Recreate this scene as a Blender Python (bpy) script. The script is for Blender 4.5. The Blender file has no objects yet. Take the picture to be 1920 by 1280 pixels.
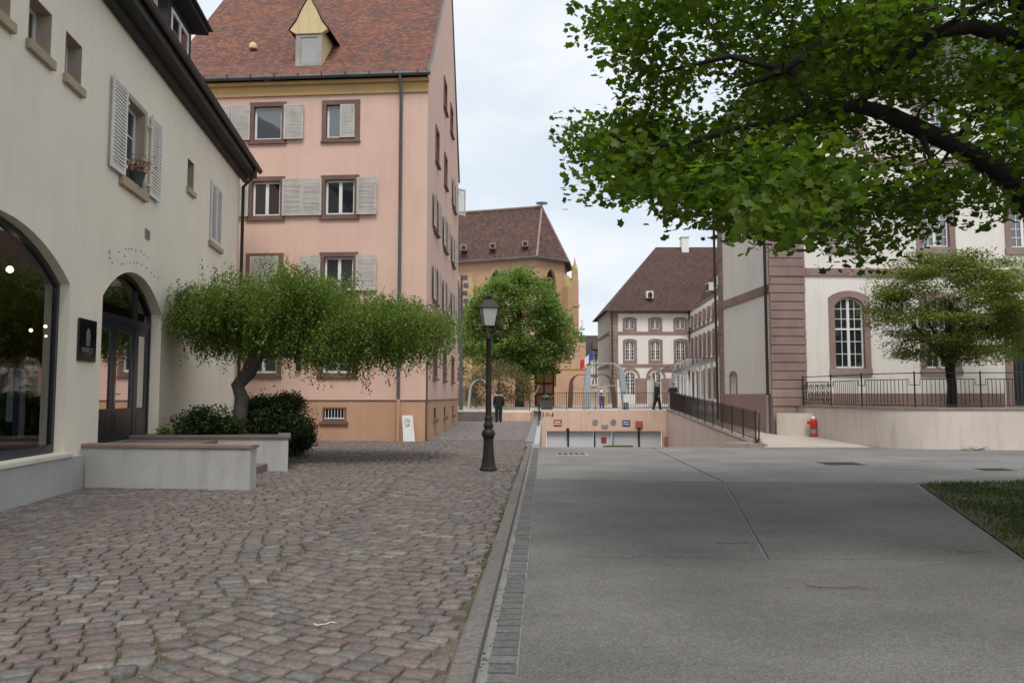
import bpy, bmesh, math, random
import numpy as np
from mathutils import Vector, Matrix
from mathutils.geometry import tessellate_polygon
R = math.radians
random.seed(7); RNG = np.random.default_rng(7)
S = bpy.context.scene; COL = S.collection

# ---------------------------------------------------------------- camera
cd = bpy.data.cameras.new('camera'); cam = bpy.data.objects.new('camera', cd); COL.objects.link(cam)
cam.location = (0, 0, 1.6); cam.rotation_euler = (R(94.0), 0, 0)
cd.sensor_width = 36; cd.lens = 36 * 1470 / 1920; cd.clip_start = 0.05; cd.clip_end = 3000
S.camera = cam
# ---------------------------------------------------------------- sky (thin broken overcast)
SUN_EL, SUN_AZ = 58, 174            # azimuth clockwise from +Y
wd = bpy.data.worlds.new('World'); S.world = wd; wd.use_nodes = True
nt = wd.node_tree; N = nt.nodes; L = nt.links; N.clear()
wo = N.new('ShaderNodeOutputWorld'); bg = N.new('ShaderNodeBackground')
sky = N.new('ShaderNodeTexSky'); sky.sky_type = 'NISHITA'; sky.sun_disc = False
sky.sun_elevation = R(SUN_EL); sky.sun_rotation = R(SUN_AZ); sky.air_density = 1.0; sky.dust_density = 2.0
tc = N.new('ShaderNodeTexCoord'); mp = N.new('ShaderNodeMapping'); mp.inputs['Scale'].default_value = (1.0, 1.0, 2.6)
mp.inputs['Location'].default_value = (0.35, 0.1, 0.2)
n1 = N.new('ShaderNodeTexNoise'); n1.inputs['Scale'].default_value = 2.1; n1.inputs['Detail'].default_value = 6; n1.inputs['Roughness'].default_value = 0.55
cr = N.new('ShaderNodeValToRGB'); cr.color_ramp.elements[0].position = .30; cr.color_ramp.elements[0].color = (.8, .8, .8, 1)
cr.color_ramp.elements[1].position = .66; cr.color_ramp.elements[1].color = (1, 1, 1, 1)
n2 = N.new('ShaderNodeTexNoise'); n2.inputs['Scale'].default_value = 3.3; n2.inputs['Detail'].default_value = 5
cc = N.new('ShaderNodeValToRGB'); cc.color_ramp.elements[0].position = .38; cc.color_ramp.elements[0].color = (4.75, 5.25, 5.8, 1)
cc.color_ramp.elements[1].position = .6; cc.color_ramp.elements[1].color = (6.0, 6.15, 6.3, 1)
mx = N.new('ShaderNodeMixRGB')
L.new(tc.outputs['Generated'], mp.inputs['Vector']); L.new(mp.outputs[0], n1.inputs['Vector']); L.new(mp.outputs[0], n2.inputs['Vector'])
L.new(n1.outputs['Fac'], cr.inputs[0]); L.new(n2.outputs['Fac'], cc.inputs[0])
L.new(cr.outputs[0], mx.inputs[0]); L.new(sky.outputs[0], mx.inputs[1]); L.new(cc.outputs[0], mx.inputs[2])
L.new(mx.outputs[0], bg.inputs[0]); bg.inputs[1].default_value = 0.10; L.new(bg.outputs[0], wo.inputs[0])
# ---------------------------------------------------------------- sun, exposure
sl = bpy.data.lights.new('sun', 'SUN'); so = bpy.data.objects.new('sun', sl); COL.objects.link(so)
sl.energy = 1.5; sl.angle = R(24); sl.color = (1, .95, .88)
sd = Vector((math.sin(R(SUN_AZ)) * math.cos(R(SUN_EL)), math.cos(R(SUN_AZ)) * math.cos(R(SUN_EL)), math.sin(R(SUN_EL))))
so.rotation_euler = (-sd).to_track_quat('-Z', 'Y').to_euler(); so.location = (0, -10, 40)
vs = S.view_settings; vs.view_transform = 'Standard'; vs.look = 'None'; vs.gamma = 1; vs.exposure = 0.72
S.render.engine = 'CYCLES'; S.cycles.max_bounces = 6

# ================================================================ materials
MATS = {}
def shader(name):
    m = bpy.data.materials.new(name); m.use_nodes = True; MATS[name] = m
    nt = m.node_tree; return m, nt, nt.nodes, nt.links, nt.nodes['Principled BSDF']
def tex(N, L, kind, vec, **kw):
    t = N.new('ShaderNodeTex' + kind)
    for k, v in kw.items(): t.inputs[k].default_value = v
    if vec is not None: L.new(vec, t.inputs['Vector'])
    return t
def ramp(N, L, src, stops):
    r = N.new('ShaderNodeValToRGB'); e = r.color_ramp.elements
    while len(e) < len(stops): e.new(.5)
    for i, (p, c) in enumerate(stops):
        e[i].position = p; e[i].color = (*c, 1) if len(c) == 3 else c
    L.new(src, r.inputs[0]); return r.outputs[0]
def mixc(N, L, f, a, b, mode='MIX'):
    m = N.new('ShaderNodeMixRGB'); m.blend_type = mode
    for i, x in ((0, f), (1, a), (2, b)):
        if isinstance(x, (int, float)): m.inputs[i].default_value = x
        elif isinstance(x, tuple): m.inputs[i].default_value = (*x, 1)
        else: L.new(x, m.inputs[i])
    return m.outputs[0]
def mathn(N, L, op, a, b=None):
    m = N.new('ShaderNodeMath'); m.operation = op
    for i, x in ((0, a), (1, b)):
        if x is None: continue
        if isinstance(x, (int, float)): m.inputs[i].default_value = x
        else: L.new(x, m.inputs[i])
    return m.outputs[0]
def bump(N, L, h, p, strength, dist):
    b = N.new('ShaderNodeBump'); b.inputs['Strength'].default_value = strength; b.inputs['Distance'].default_value = dist
    L.new(h, b.inputs['Height']); L.new(b.outputs[0], p.inputs['Normal'])
def pos(N): return N.new('ShaderNodeNewGeometry').outputs['Position']
def sc(N, L, v, s):
    m = N.new('ShaderNodeMapping'); m.inputs['Scale'].default_value = s; L.new(v, m.inputs['Vector']); return m.outputs[0]

def plain(name, col, rough=.7, var=.12, scale=6., bmp=.15, bd=.01, metal=0., streak=0., streakcol=None, spec=.5, speck=0.):
    """base colour with broad mottling, fine grain, optional vertical weather streaks"""
    m, nt, N, L, p = shader(name); v = pos(N)
    a = tex(N, L, 'Noise', v, Scale=scale * .13, Detail=5., Roughness=.6)
    b = tex(N, L, 'Noise', v, Scale=scale * 3, Detail=4., Roughness=.7)
    lo = tuple(c * (1 - var) for c in col); hi = tuple(min(1, c * (1 + var)) for c in col)
    c1 = ramp(N, L, a.outputs['Fac'], [(.3, lo), (.7, hi)])
    c2 = mixc(N, L, .5, c1, ramp(N, L, b.outputs['Fac'], [(.25, (.8,) * 3), (.75, (1.2,) * 3)]), 'MULTIPLY') if var else c1
    if var:
        c2 = mixc(N, L, min(1, var * 2.5), c1, ramp(N, L, b.outputs['Fac'], [(.25, (.78,) * 3), (.75, (1.2,) * 3)]), 'MULTIPLY')
    if speck:
        k = tex(N, L, 'Noise', v, Scale=110., Detail=2.)
        c2 = mixc(N, L, speck, c2, ramp(N, L, k.outputs['Fac'], [(.35, (.55,) * 3), (.6, (1.3,) * 3)]), 'MULTIPLY')
    if streak:
        s = tex(N, L, 'Noise', sc(N, L, v, (2.2, 2.2, .22)), Scale=1.6, Detail=6., Roughness=.65)
        f = ramp(N, L, s.outputs['Fac'], [(.5, (0,) * 3), (.72, (streak,) * 3)])
        c2 = mixc(N, L, f, c2, streakcol or tuple(c * .5 for c in col))
    L.new(c2, p.inputs['Base Color']); p.inputs['Roughness'].default_value = rough; p.inputs['Metallic'].default_value = metal
    p.inputs['Specular IOR Level'].default_value = spec
    if bmp: bump(N, L, b.outputs['Fac'], p, bmp, bd)
    return m
plain('cream', (.80, .735, .62), .9, .05, 5, .12, .006, streak=.14, streakcol=(.45, .42, .36), spec=.2)
plain('plinth_grey', (.42, .415, .40), .9, .10, 6, .25, .01, streak=.35, streakcol=(.27, .28, .28), spec=.2)
plain('planter_grey', (.43, .425, .41), .9, .12, 8, .3, .012, streak=.45, streakcol=(.22, .23, .22), spec=.2)
plain('coping', (.17, .14, .13), .85, .2, 8, .3, .01)
plain('coping_red', (.25, .17, .145), .85, .2, 8, .3, .01)
plain('sand_sill', (.40, .32, .22), .9, .15, 12, .3, .008)
plain('reveal_stone', (.40, .335, .265), .9, .1, 10, .2, .006)
plain('dark_wood', (.022, .019, .018), .7, .25, 14, .3, .01)
plain('gutter_dark', (.03, .026, .025), .5, .25, 10, .1, .004, metal=.3)
plain('white_paint', (.74, .73, .71), .55, .05, 9, .08, .003)
plain('shutter_white', (.70, .68, .66), .6, .10, 12, .1, .004)
plain('shutter_grey', (.48, .455, .43), .75, .18, 14, .25, .006, streak=.4, streakcol=(.27, .25, .23))
plain('navy', (.012, .016, .026), .35, .2, 6, .05, .003)
plain('sign_black', (.008, .008, .011), .18, .1, 5, 0, 0)
plain('metal_grey', (.36, .36, .35), .4, .1, 8, 0, 0, metal=.7)
plain('pink', (.67, .465, .385), .9, .05, 5, .12, .006, streak=.3, streakcol=(.52, .33, .27), spec=.2)
plain('orange_plinth', (.50, .305, .20), .9, .09, 5, .2, .008, streak=.3, streakcol=(.36, .22, .16), spec=.2)
plain('ochre', (.58, .385, .18), .85, .07, 6, .15, .006, streak=.2, spec=.2)
plain('brown_stone', (.165, .10, .08), .88, .2, 12, .3, .008)
plain('yellow_dormer', (.64, .51, .28), .85, .08, 6, .15, .006, streak=.25)
plain('grey_wood', (.34, .31, .28), .85, .2, 14, .3, .008)
plain('zinc', (.115, .12, .125), .5, .2, 8, .1, .004, metal=.4)
plain('curtain', (.55, .55, .55), .9, .1, 10, 0, 0)
plain('school_white', (.73, .695, .65), .92, .05, 4, .2, .008, streak=.28, streakcol=(.50, .47, .43), spec=.2)
plain('school_base', (.34, .215, .19), .9, .1, 6, .2, .008, streak=.4, streakcol=(.27, .17, .15))
plain('sandstone', (.26, .178, .158), .88, .2, 7, .35, .012, streak=.35, streakcol=(.17, .105, .095))
plain('sandstone_grey', (.27, .21, .185), .88, .2, 7, .3, .01, streak=.4, streakcol=(.13, .11, .10))
plain('wall_render', (.60, .53, .47), .92, .08, 5, .3, .012, streak=.5, streakcol=(.36, .27, .22), spec=.2)
plain('garage_render', (.70, .49, .39), .92, .08, 5, .2, .008, streak=.5, streakcol=(.36, .24, .19), spec=.2)
plain('garage_wall', (.76, .61, .53), .92, .06, 5, .2, .008, streak=.4, streakcol=(.45, .32, .26), spec=.2)
plain('garage_door', (.58, .59, .60), .5, .05, 6, .05, .003)
plain('iron', (.022, .019, .018), .55, .25, 18, .15, .004, metal=.3)
plain('iron_brown', (.05, .032, .027), .6, .25, 18, .15, .004, metal=.2)
plain('lamp_iron', (.020, .016, .015), .6, .3, 14, .3, .006, metal=.2)
plain('frosted', (.46, .46, .45), .25, .04, 5, 0, 0)
plain('steel', (.50, .54, .59), .35, .06, 5, .04, .003, metal=.55)
plain('steel_brown', (.12, .075, .06), .5, .15, 8, .1, .004, metal=.4)
plain('cream_stone', (.66, .61, .52), .85, .1, 10, .2, .006)
plain('bark', (.085, .07, .06), .95, .3, 18, .8, .03)
plain('bark_grey', (.125, .11, .10), .95, .4, 10, 1., .06, streak=.8, streakcol=(.06, .05, .045))
plain('bark_dark', (.026, .021, .019), .95, .4, 12, 1., .06)
plain('twig', (.13, .10, .085), .9, .2, 20, 0, 0)
plain('lawn_earth', (.075, .068, .036), 1, .35, 16, .6, .03)
plain('soil', (.06, .045, .035), 1, .3, 14, .6, .03)
plain('church', (.50, .31, .205), .92, .1, 4, .2, .01, streak=.35, streakcol=(.38, .25, .17))
plain('church_stone', (.45, .32, .16), .92, .15, 6, .2, .01, streak=.4, streakcol=(.30, .22, .13))
plain('red_sign', (.38, .035, .04), .4, .08, 6, 0, 0)
plain('blue_sign', (.03, .07, .28), .4, .08, 6, 0, 0)
plain('white_ink', (.78, .78, .76), .5, 0, 6, 0, 0)
plain('dark_ink', (.05, .05, .055), .6, 0, 6, 0, 0)
plain('faded_red', (.36, .10, .085), .6, .25, 14, .1, .004)
plain('red_paint', (.55, .03, .02), .35, .12, 10, .05, .003)
plain('cast_iron_cover', (.055, .052, .05), .7, .2, 20, .5, .01)
plain('flag_red', (.62, .03, .03), .7, .05, 6, 0, 0)
plain('flag_blue', (.03, .07, .36), .7, .05, 6, 0, 0)
plain('flag_white', (.75, .75, .75), .7, .05, 6, 0, 0)
plain('cloth_black', (.014, .014, .016), .85, .2, 12, .1, .01)
plain('cloth_navy', (.02, .024, .045), .85, .2, 12, .1, .01)
plain('cloth_blue', (.05, .09, .22), .85, .2, 12, .1, .01)
plain('cloth_white', (.6, .6, .6), .85, .1, 12, .1, .01)
plain('skin', (.50, .31, .23), .6, .06, 12, 0, 0)
plain('hair_grey', (.28, .26, .24), .8, .2, 25, 0, 0)
plain('hair_dark', (.03, .022, .018), .7, .2, 25, 0, 0)
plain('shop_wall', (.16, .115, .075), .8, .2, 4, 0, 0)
plain('shop_floor', (.10, .07, .05), .5, .2, 6, 0, 0)
plain('terracotta', (.42, .20, .10), .9, .15, 14, .2, .005)
plain('slate_pot', (.05, .06, .07), .6, .2, 14, .1, .004)
plain('dry_flower', (.50, .27, .13), .9, .3, 40, 0, 0)
plain('pale_flower', (.60, .55, .50), .9, .2, 40, 0, 0)
plain('mortar', (.22, .22, .215), .95, .15, 20, .4, .01, speck=.5)
plain('path_gravel', (.44, .385, .335), .95, .08, 5, .25, .01, speck=.35)
plain('terrace_floor', (.42, .38, .33), .95, .1, 5, .2, .01)
plain('asphalt_ramp', (.20, .20, .20), .95, .15, 8, .3, .01, speck=.4)
plain('ground_far', (.20, .18, .16), 1, .15, 2, 0, 0)
plain('moss', (.085, .10, .025), 1, .3, 30, .6, .02)

def glass(name, col=(.018, .022, .028), ior=2.0, rough=.04, wob=.03):
    m, nt, N, L, p = shader(name); v = pos(N)
    p.inputs['Base Color'].default_value = (*col, 1); p.inputs['Roughness'].default_value = rough; p.inputs['IOR'].default_value = ior
    t = tex(N, L, 'Noise', v, Scale=1.6, Detail=2.); bump(N, L, t.outputs['Fac'], p, wob, .05); return m
glass('pane'); glass('pane_sky', (.05, .06, .075), 2.3); glass('pane_old', (.02, .024, .03), 1.8, .06, .12)
def clear_glass(name, refl=.16, tint=(.8, .82, .82)):
    m, nt, N, L, p = shader(name); N.remove(p)
    g = N.new('ShaderNodeBsdfGlossy'); g.inputs['Roughness'].default_value = .03
    t = N.new('ShaderNodeBsdfTransparent'); t.inputs[0].default_value = (*tint, 1)
    fr = N.new('ShaderNodeFresnel'); fr.inputs[0].default_value = 1.5
    f = mathn(N, L, 'ADD', fr.outputs[0], refl)
    mxs = N.new('ShaderNodeMixShader'); L.new(f, mxs.inputs[0]); L.new(t.outputs[0], mxs.inputs[1]); L.new(g.outputs[0], mxs.inputs[2])
    L.new(mxs.outputs[0], N['Material Output'].inputs[0]); return m
clear_glass('shop_glass', .14, (.62, .64, .64)); clear_glass('canopy_glass', .15, (.6, .66, .72))
def emit(name, col, s):
    m, nt, N, L, p = shader(name); p.inputs['Emission Color'].default_value = (*col, 1); p.inputs['Emission Strength'].default_value = s; return m
emit('bulb', (1, .72, .38), 4.); emit('tube_light', (1, .95, .8), 8.)

def tiles(name, c1, c2, c3, row=.155, wid=.17, moss=None):
    """clay tile roof on UVs in metres: staggered tiles, saw-tooth rows, patches of older tiles"""
    m, nt, N, L, p = shader(name)
    uv = N.new('ShaderNodeUVMap').outputs[0]
    sep = N.new('ShaderNodeSeparateXYZ'); L.new(uv, sep.inputs[0])
    rv = mathn(N, L, 'DIVIDE', sep.outputs[1], row); ri = mathn(N, L, 'FLOOR', rv); rf = mathn(N, L, 'FRACT', rv)
    off = mathn(N, L, 'MULTIPLY', mathn(N, L, 'MODULO', ri, 2.), .5)
    uu = mathn(N, L, 'ADD', mathn(N, L, 'DIVIDE', sep.outputs[0], wid), off)
    ci = mathn(N, L, 'FLOOR', uu); cf = mathn(N, L, 'FRACT', uu)
    cb = N.new('ShaderNodeCombineXYZ'); L.new(ci, cb.inputs[0]); L.new(ri, cb.inputs[1])
    wn = N.new('ShaderNodeTexWhiteNoise'); L.new(cb.outputs[0], wn.inputs['Vector'])
    pn = tex(N, L, 'Noise', uv, Scale=.55, Detail=5., Roughness=.65)
    f = mathn(N, L, 'ADD', mathn(N, L, 'MULTIPLY', wn.outputs['Value'], .55), mathn(N, L, 'MULTIPLY', pn.outputs['Fac'], .75))
    c = ramp(N, L, f, [(.30, c2), (.62, c1), (.9, c3)])
    # rounded tile nose: parabola at the lower edge, gap between tiles
    dx = mathn(N, L, 'ABSOLUTE', mathn(N, L, 'SUBTRACT', cf, .5))
    nose = mathn(N, L, 'SUBTRACT', rf, mathn(N, L, 'MULTIPLY', mathn(N, L, 'MULTIPLY', dx, dx), 1.3))
    gap = ramp(N, L, nose, [(.0, (.28,) * 3), (.2, (1,) * 3)])
    side = ramp(N, L, dx, [(.44, (1,) * 3), (.5, (.55,) * 3)])
    c = mixc(N, L, 1., c, gap, 'MULTIPLY'); c = mixc(N, L, 1., c, side, 'MULTIPLY')
    if moss:
        k = tex(N, L, 'Noise', uv, Scale=1.4, Detail=6., Roughness=.75)
        c = mixc(N, L, ramp(N, L, k.outputs['Fac'], [(.56, (0,) * 3), (.72, (.7,) * 3)]), c, moss)
    L.new(c, p.inputs['Base Color']); p.inputs['Roughness'].default_value = .85
    h = mathn(N, L, 'SUBTRACT', 1., rf); h = mathn(N, L, 'MULTIPLY', h, side)
    bump(N, L, h, p, .8, .025); return m
tiles('tiles_red', (.165, .068, .048), (.085, .06, .056), (.26, .10, .06))
tiles('tiles_brown', (.078, .042, .036), (.042, .032, .03), (.125, .055, .04), .2, .2)
tiles('tiles_church', (.075, .04, .034), (.042, .03, .028), (.15, .062, .042), .25, .25, (.10, .085, .06))
tiles('tiles_dark', (.05, .042, .042), (.03, .028, .03), (.075, .06, .055), .2, .2)
tiles('tiles_grey', (.075, .066, .068), (.05, .045, .048), (.10, .085, .08), .17, .17)

def leafmat(name, col, trans=.35, rough=.5):
    m, nt, N, L, p = shader(name)
    at = N.new('ShaderNodeAttribute'); at.attribute_name = 'Col'
    c = mixc(N, L, 1., tuple(col), at.outputs['Color'], 'MULTIPLY')
    L.new(c, p.inputs['Base Color']); p.inputs['Roughness'].default_value = rough; p.inputs['Specular IOR Level'].default_value = .35
    tr = N.new('ShaderNodeBsdfTranslucent'); L.new(mixc(N, L, 1., c, (1.15, 1.25, .55), 'MULTIPLY'), tr.inputs[0])
    ms = N.new('ShaderNodeMixShader'); ms.inputs[0].default_value = trans
    L.new(p.outputs[0], ms.inputs[1]); L.new(tr.outputs[0], ms.inputs[2]); L.new(ms.outputs[0], N['Material Output'].inputs[0]); return m
leafmat('leaf_maple', (.080, .134, .014), .55); leafmat('leaf_birch', (.155, .225, .05), .45); leafmat('leaf_lime', (.165, .195, .042), .35)
leafmat('leaf_big', (.165, .245, .07), .42); leafmat('leaf_dark', (.042, .074, .024), .25); leafmat('leaf_brown', (.16, .13, .06), .25)
leafmat('grass', (.04, .075, .018), .3); leafmat('leaf_ivy', (.05, .075, .02), .25)

def stone_attr(name, base_rough=.85, bd=.008, dirt=(.6, .6, .6)):
    """stones whose own colour comes from the Col attribute, with grain"""
    m, nt, N, L, p = shader(name); v = pos(N)
    at = N.new('ShaderNodeAttribute'); at.attribute_name = 'Col'
    a = tex(N, L, 'Noise', v, Scale=22., Detail=5., Roughness=.7); b = tex(N, L, 'Noise', v, Scale=140., Detail=2.)
    c = mixc(N, L, .8, at.outputs['Color'], ramp(N, L, a.outputs['Fac'], [(.36, dirt), (.64, (1.25,) * 3)]), 'MULTIPLY')
    c = mixc(N, L, .5, c, ramp(N, L, b.outputs['Fac'], [(.38, (.6,) * 3), (.62, (1.3,) * 3)]), 'MULTIPLY')
    L.new(c, p.inputs['Base Color']); p.inputs['Roughness'].default_value = base_rough
    bump(N, L, a.outputs['Fac'], p, .5, bd); return m
stone_attr('cobble')
def joint_mat():
    m, nt, N, L, p = shader('joint_sand'); v = pos(N)
    a = tex(N, L, 'Noise', v, Scale=1.1, Detail=6., Roughness=.7); b = tex(N, L, 'Voronoi', v, Scale=85.); d = tex(N, L, 'Noise', v, Scale=60., Detail=3.)
    c = ramp(N, L, d.outputs['Fac'], [(.3, (.075, .062, .045)), (.7, (.20, .17, .125))])
    c = mixc(N, L, ramp(N, L, a.outputs['Fac'], [(.46, (0,) * 3), (.6, (.85,) * 3)]), c, (.062, .075, .02))
    c = mixc(N, L, ramp(N, L, b.outputs['Color'], [(.86, (0,) * 3), (.95, (.8,) * 3)]), c, (.38, .36, .32))
    L.new(c, p.inputs['Base Color']); p.inputs['Roughness'].default_value = 1; bump(N, L, b.outputs['Distance'], p, .7, .012)
joint_mat()
def sett_mat():
    m, nt, N, L, p = shader('far_setts'); v = pos(N)
    w = tex(N, L, 'Voronoi', sc(N, L, v, (6.5, 6.5, 1)), Scale=1.); e = N.new('ShaderNodeTexVoronoi'); e.feature = 'DISTANCE_TO_EDGE'; e.inputs['Scale'].default_value = 1.
    L.new(sc(N, L, v, (6.5, 6.5, 1)), e.inputs['Vector'])
    c = ramp(N, L, w.outputs['Color'], [(.1, (.13, .12, .12)), (.9, (.25, .22, .21))])
    c = mixc(N, L, ramp(N, L, e.outputs['Distance'], [(.0, (1,) * 3), (.07, (0,) * 3)]), c, (.09, .08, .07))
    L.new(c, p.inputs['Base Color']); p.inputs['Roughness'].default_value = .9; bump(N, L, ramp(N, L, e.outputs['Distance'], [(0, (0,) * 3), (.1, (1,) * 3)]), p, .5, .02)
sett_mat()
def concrete(name, col):
    m, nt, N, L, p = shader(name); v = pos(N)
    a = tex(N, L, 'Noise', sc(N, L, v, (.5, 1.2, 1)), Scale=.9, Detail=7., Roughness=.62)
    b = tex(N, L, 'Noise', v, Scale=95., Detail=3., Roughness=.8); g = tex(N, L, 'Voronoi', v, Scale=130.)
    s = tex(N, L, 'Noise', sc(N, L, v, (.35, 2.2, 1)), Scale=1.4, Detail=9., Roughness=.75)
    c = ramp(N, L, a.outputs['Fac'], [(.3, tuple(x * .80 for x in col)), (.7, tuple(x * 1.13 for x in col))])
    c = mixc(N, L, .8, c, ramp(N, L, b.outputs['Fac'], [(.38, (.5,) * 3), (.62, (1.4,) * 3)]), 'MULTIPLY')
    b2 = tex(N, L, 'Noise', v, Scale=38., Detail=3., Roughness=.7)
    c = mixc(N, L, .6, c, ramp(N, L, b2.outputs['Fac'], [(.4, (.72,) * 3), (.6, (1.2,) * 3)]), 'MULTIPLY')
    pt = tex(N, L, 'Noise', v, Scale=.45, Detail=3., Roughness=.5)
    c = mixc(N, L, .7, c, ramp(N, L, pt.outputs['Fac'], [(.42, (.86,) * 3), (.58, (1.1,) * 3)]), 'MULTIPLY')
    c = mixc(N, L, .35, c, ramp(N, L, g.outputs['Color'], [(.2, (.6,) * 3), (.9, (1.35,) * 3)]), 'MULTIPLY')
    w = tex(N, L, 'Noise', v, Scale=9., Detail=8., Roughness=.8)
    c = mixc(N, L, .6, c, ramp(N, L, w.outputs['Fac'], [(.3, (.72,) * 3), (.7, (1.22,) * 3)]), 'MULTIPLY')
    c = mixc(N, L, ramp(N, L, s.outputs['Fac'], [(.58, (0,) * 3), (.72, (.35,) * 3)]), c, tuple(x * .6 for x in col))
    L.new(c, p.inputs['Base Color']); p.inputs['Roughness'].default_value = .85; p.inputs['Specular IOR Level'].default_value = .3
    bump(N, L, b.outputs['Fac'], p, .4, .004)
concrete('concrete', (.158, .153, .146)); concrete('concrete_pale', (.225, .217, .206))

# ================================================================ helpers
def wloc(o):
    v = Vector((0, 0, 0))
    while o: v += o.location; o = o.parent
    return v
def tag(o, label=None, cat=None, group=None, kind=None):
    if label: o['label'] = label
    if cat: o['category'] = cat
    if group: o['group'] = group
    if kind: o['kind'] = kind
    return o
def empty(name, loc, label, cat, group=None):
    o = bpy.data.objects.new(name, None); COL.objects.link(o); o.location = loc; o.empty_display_size = .2
    return tag(o, label, cat, group)
def link(name, me, parent=None, loc=None):
    o = bpy.data.objects.new(name, me); COL.objects.link(o)
    if parent: o.parent = parent
    if loc is not None: o.location = Vector(loc) - (wloc(parent) if parent else Vector((0, 0, 0)))
    return o
class W:
    """a vertical wall frame: s metres along, z up, n metres out of the wall"""
    def __init__(self, o, d, flip=False):
        l = math.hypot(*d); self.o = o; self.d = (d[0] / l, d[1] / l)
        self.n = (self.d[1], -self.d[0]) if not flip else (-self.d[1], self.d[0])
    def p(self, s, z, n=0.):
        return Vector((self.o[0] + self.d[0] * s + self.n[0] * n, self.o[1] + self.d[1] * s + self.n[1] * n, z))
FLAT = None
class MB:
    def __init__(self): self.v = []; self.f = []; self.uv = {}; self.mi = []
    def add(self, vs, fs, mi=0):
        b = len(self.v); self.v += [Vector(x) for x in vs]; self.f += [tuple(b + i for i in f) for f in fs]; self.mi += [mi] * len(fs); return self
    def hexa(self, c, mi=0):   # 8 corners: 4 bottom, 4 top
        return self.add(c, [(3, 2, 1, 0), (4, 5, 6, 7), (0, 1, 5, 4), (1, 2, 6, 5), (2, 3, 7, 6), (3, 0, 4, 7)], mi)
    def box(self, x0, x1, y0, y1, z0, z1, mi=0):
        return self.hexa([(x0, y0, z0), (x1, y0, z0), (x1, y1, z0), (x0, y1, z0), (x0, y0, z1), (x1, y0, z1), (x1, y1, z1), (x0, y1, z1)], mi)
    def wbox(self, w, s0, s1, z0, z1, n0, n1, mi=0):
        return self.hexa([w.p(s0, z0, n0), w.p(s1, z0, n0), w.p(s1, z0, n1), w.p(s0, z0, n1), w.p(s0, z1, n0), w.p(s1, z1, n0), w.p(s1, z1, n1), w.p(s0, z1, n1)], mi)
    def quad(self, a, b, c, d, uv=None, mi=0):
        self.add([a, b, c, d], [(0, 1, 2, 3)], mi)
        if uv: self.uv[len(self.f) - 1] = uv
        return self
    def poly(self, pts, uv=None, mi=0):
        self.add(pts, [tuple(range(len(pts)))], mi)
        if uv: self.uv[len(self.f) - 1] = uv
        return self
    def tube(self, path, r, n=8, cap=True, mi=0):
        path = [Vector(p) for p in path]; r = r if isinstance(r, (list, tuple)) else [r] * len(path)
        b = len(self.v); up = None; rings = []
        for i, p in enumerate(path):
            t = (path[min(i + 1, len(path) - 1)] - path[max(i - 1, 0)]).normalized()
            if up is None: up = t.orthogonal().normalized()
            up = (up - t * up.dot(t))
            up = up.normalized() if up.length > 1e-5 else t.orthogonal().normalized()
            q = t.cross(up)
            for k in range(n):
                a = 2 * math.pi * k / n; self.v.append(p + (up * math.cos(a) + q * math.sin(a)) * r[i])
        for i in range(len(path) - 1):
            for k in range(n):
                k2 = (k + 1) % n; self.f.append((b + i * n + k, b + i * n + k2, b + (i + 1) * n + k2, b + (i + 1) * n + k)); self.mi.append(mi)
        if cap:
            self.f.append(tuple(b + k for k in reversed(range(n)))); self.f.append(tuple(b + (len(path) - 1) * n + k for k in range(n))); self.mi += [mi, mi]
        return self
    def lathe(self, c, prof, n=16, mi=0, rot=0.):
        b = len(self.v); c = Vector(c)
        for r, z in prof:
            for k in range(n):
                a = 2 * math.pi * k / n + rot; self.v.append(c + Vector((r * math.cos(a), r * math.sin(a), z)))
        for i in range(len(prof) - 1):
            for k in range(n):
                k2 = (k + 1) % n; self.f.append((b + i * n + k, b + i * n + k2, b + (i + 1) * n + k2, b + (i + 1) * n + k)); self.mi.append(mi)
        self.f.append(tuple(b + k for k in reversed(range(n)))); self.f.append(tuple(b + (len(prof) - 1) * n + k for k in range(n))); self.mi += [mi, mi]
        return self
    def obj(self, name, mats, parent=None, kind=None, smooth=False, bevel=0., label=None):
        me = bpy.data.meshes.new(name); off = wloc(parent) if parent else Vector((0, 0, 0))
        me.from_pydata([tuple(v - off) for v in self.v], [], self.f)
        for m in (mats if isinstance(mats, (list, tuple)) else [mats]): me.materials.append(MATS[m])
        if any(self.mi): me.polygons.foreach_set('material_index', self.mi)
        if self.uv:
            ul = me.uv_layers.new(name='UVMap')
            for fi, uvs in self.uv.items():
                for li, c in zip(me.polygons[fi].loop_indices, uvs): ul.data[li].uv = c
        if smooth:
            me.polygons.foreach_set('use_smooth', [True] * len(me.polygons))
            try: me.set_sharp_from_angle(angle=R(52))
            except Exception: pass
        me.update(); o = link(name, me, parent)
        if bevel:
            b = o.modifiers.new('bevel', 'BEVEL'); b.width = bevel; b.segments = 2; b.limit_method = 'ANGLE'; b.angle_limit = R(40)
        return tag(o, label, None, None, kind)
def B(): return MB()
def roof_quad(mb, a, b, c, d):
    """a,b along the eave, c,d along the ridge; UV in metres"""
    a, b, c, d = map(Vector, (a, b, c, d)); u = (b - a).normalized(); n = u.cross(d - a).normalized(); v = n.cross(u)
    f = lambda p: ((p - a).dot(u) + 50, (p - a).dot(v) + 50)
    mb.quad(a, b, c, d, [f(a), f(b), f(c), f(d)])
def roof_poly(mb, pts):
    pts = [Vector(p) for p in pts]; a, b = pts[0], pts[1]; u = (b - a).normalized(); n = u.cross(pts[2] - a).normalized(); v = n.cross(u)
    mb.poly(pts, [((p - a).dot(u) + 50, (p - a).dot(v) + 50) for p in pts])
def rect(s0, s1, z0, z1): return [(s0, z0), (s1, z0), (s1, z1), (s0, z1)]
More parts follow.
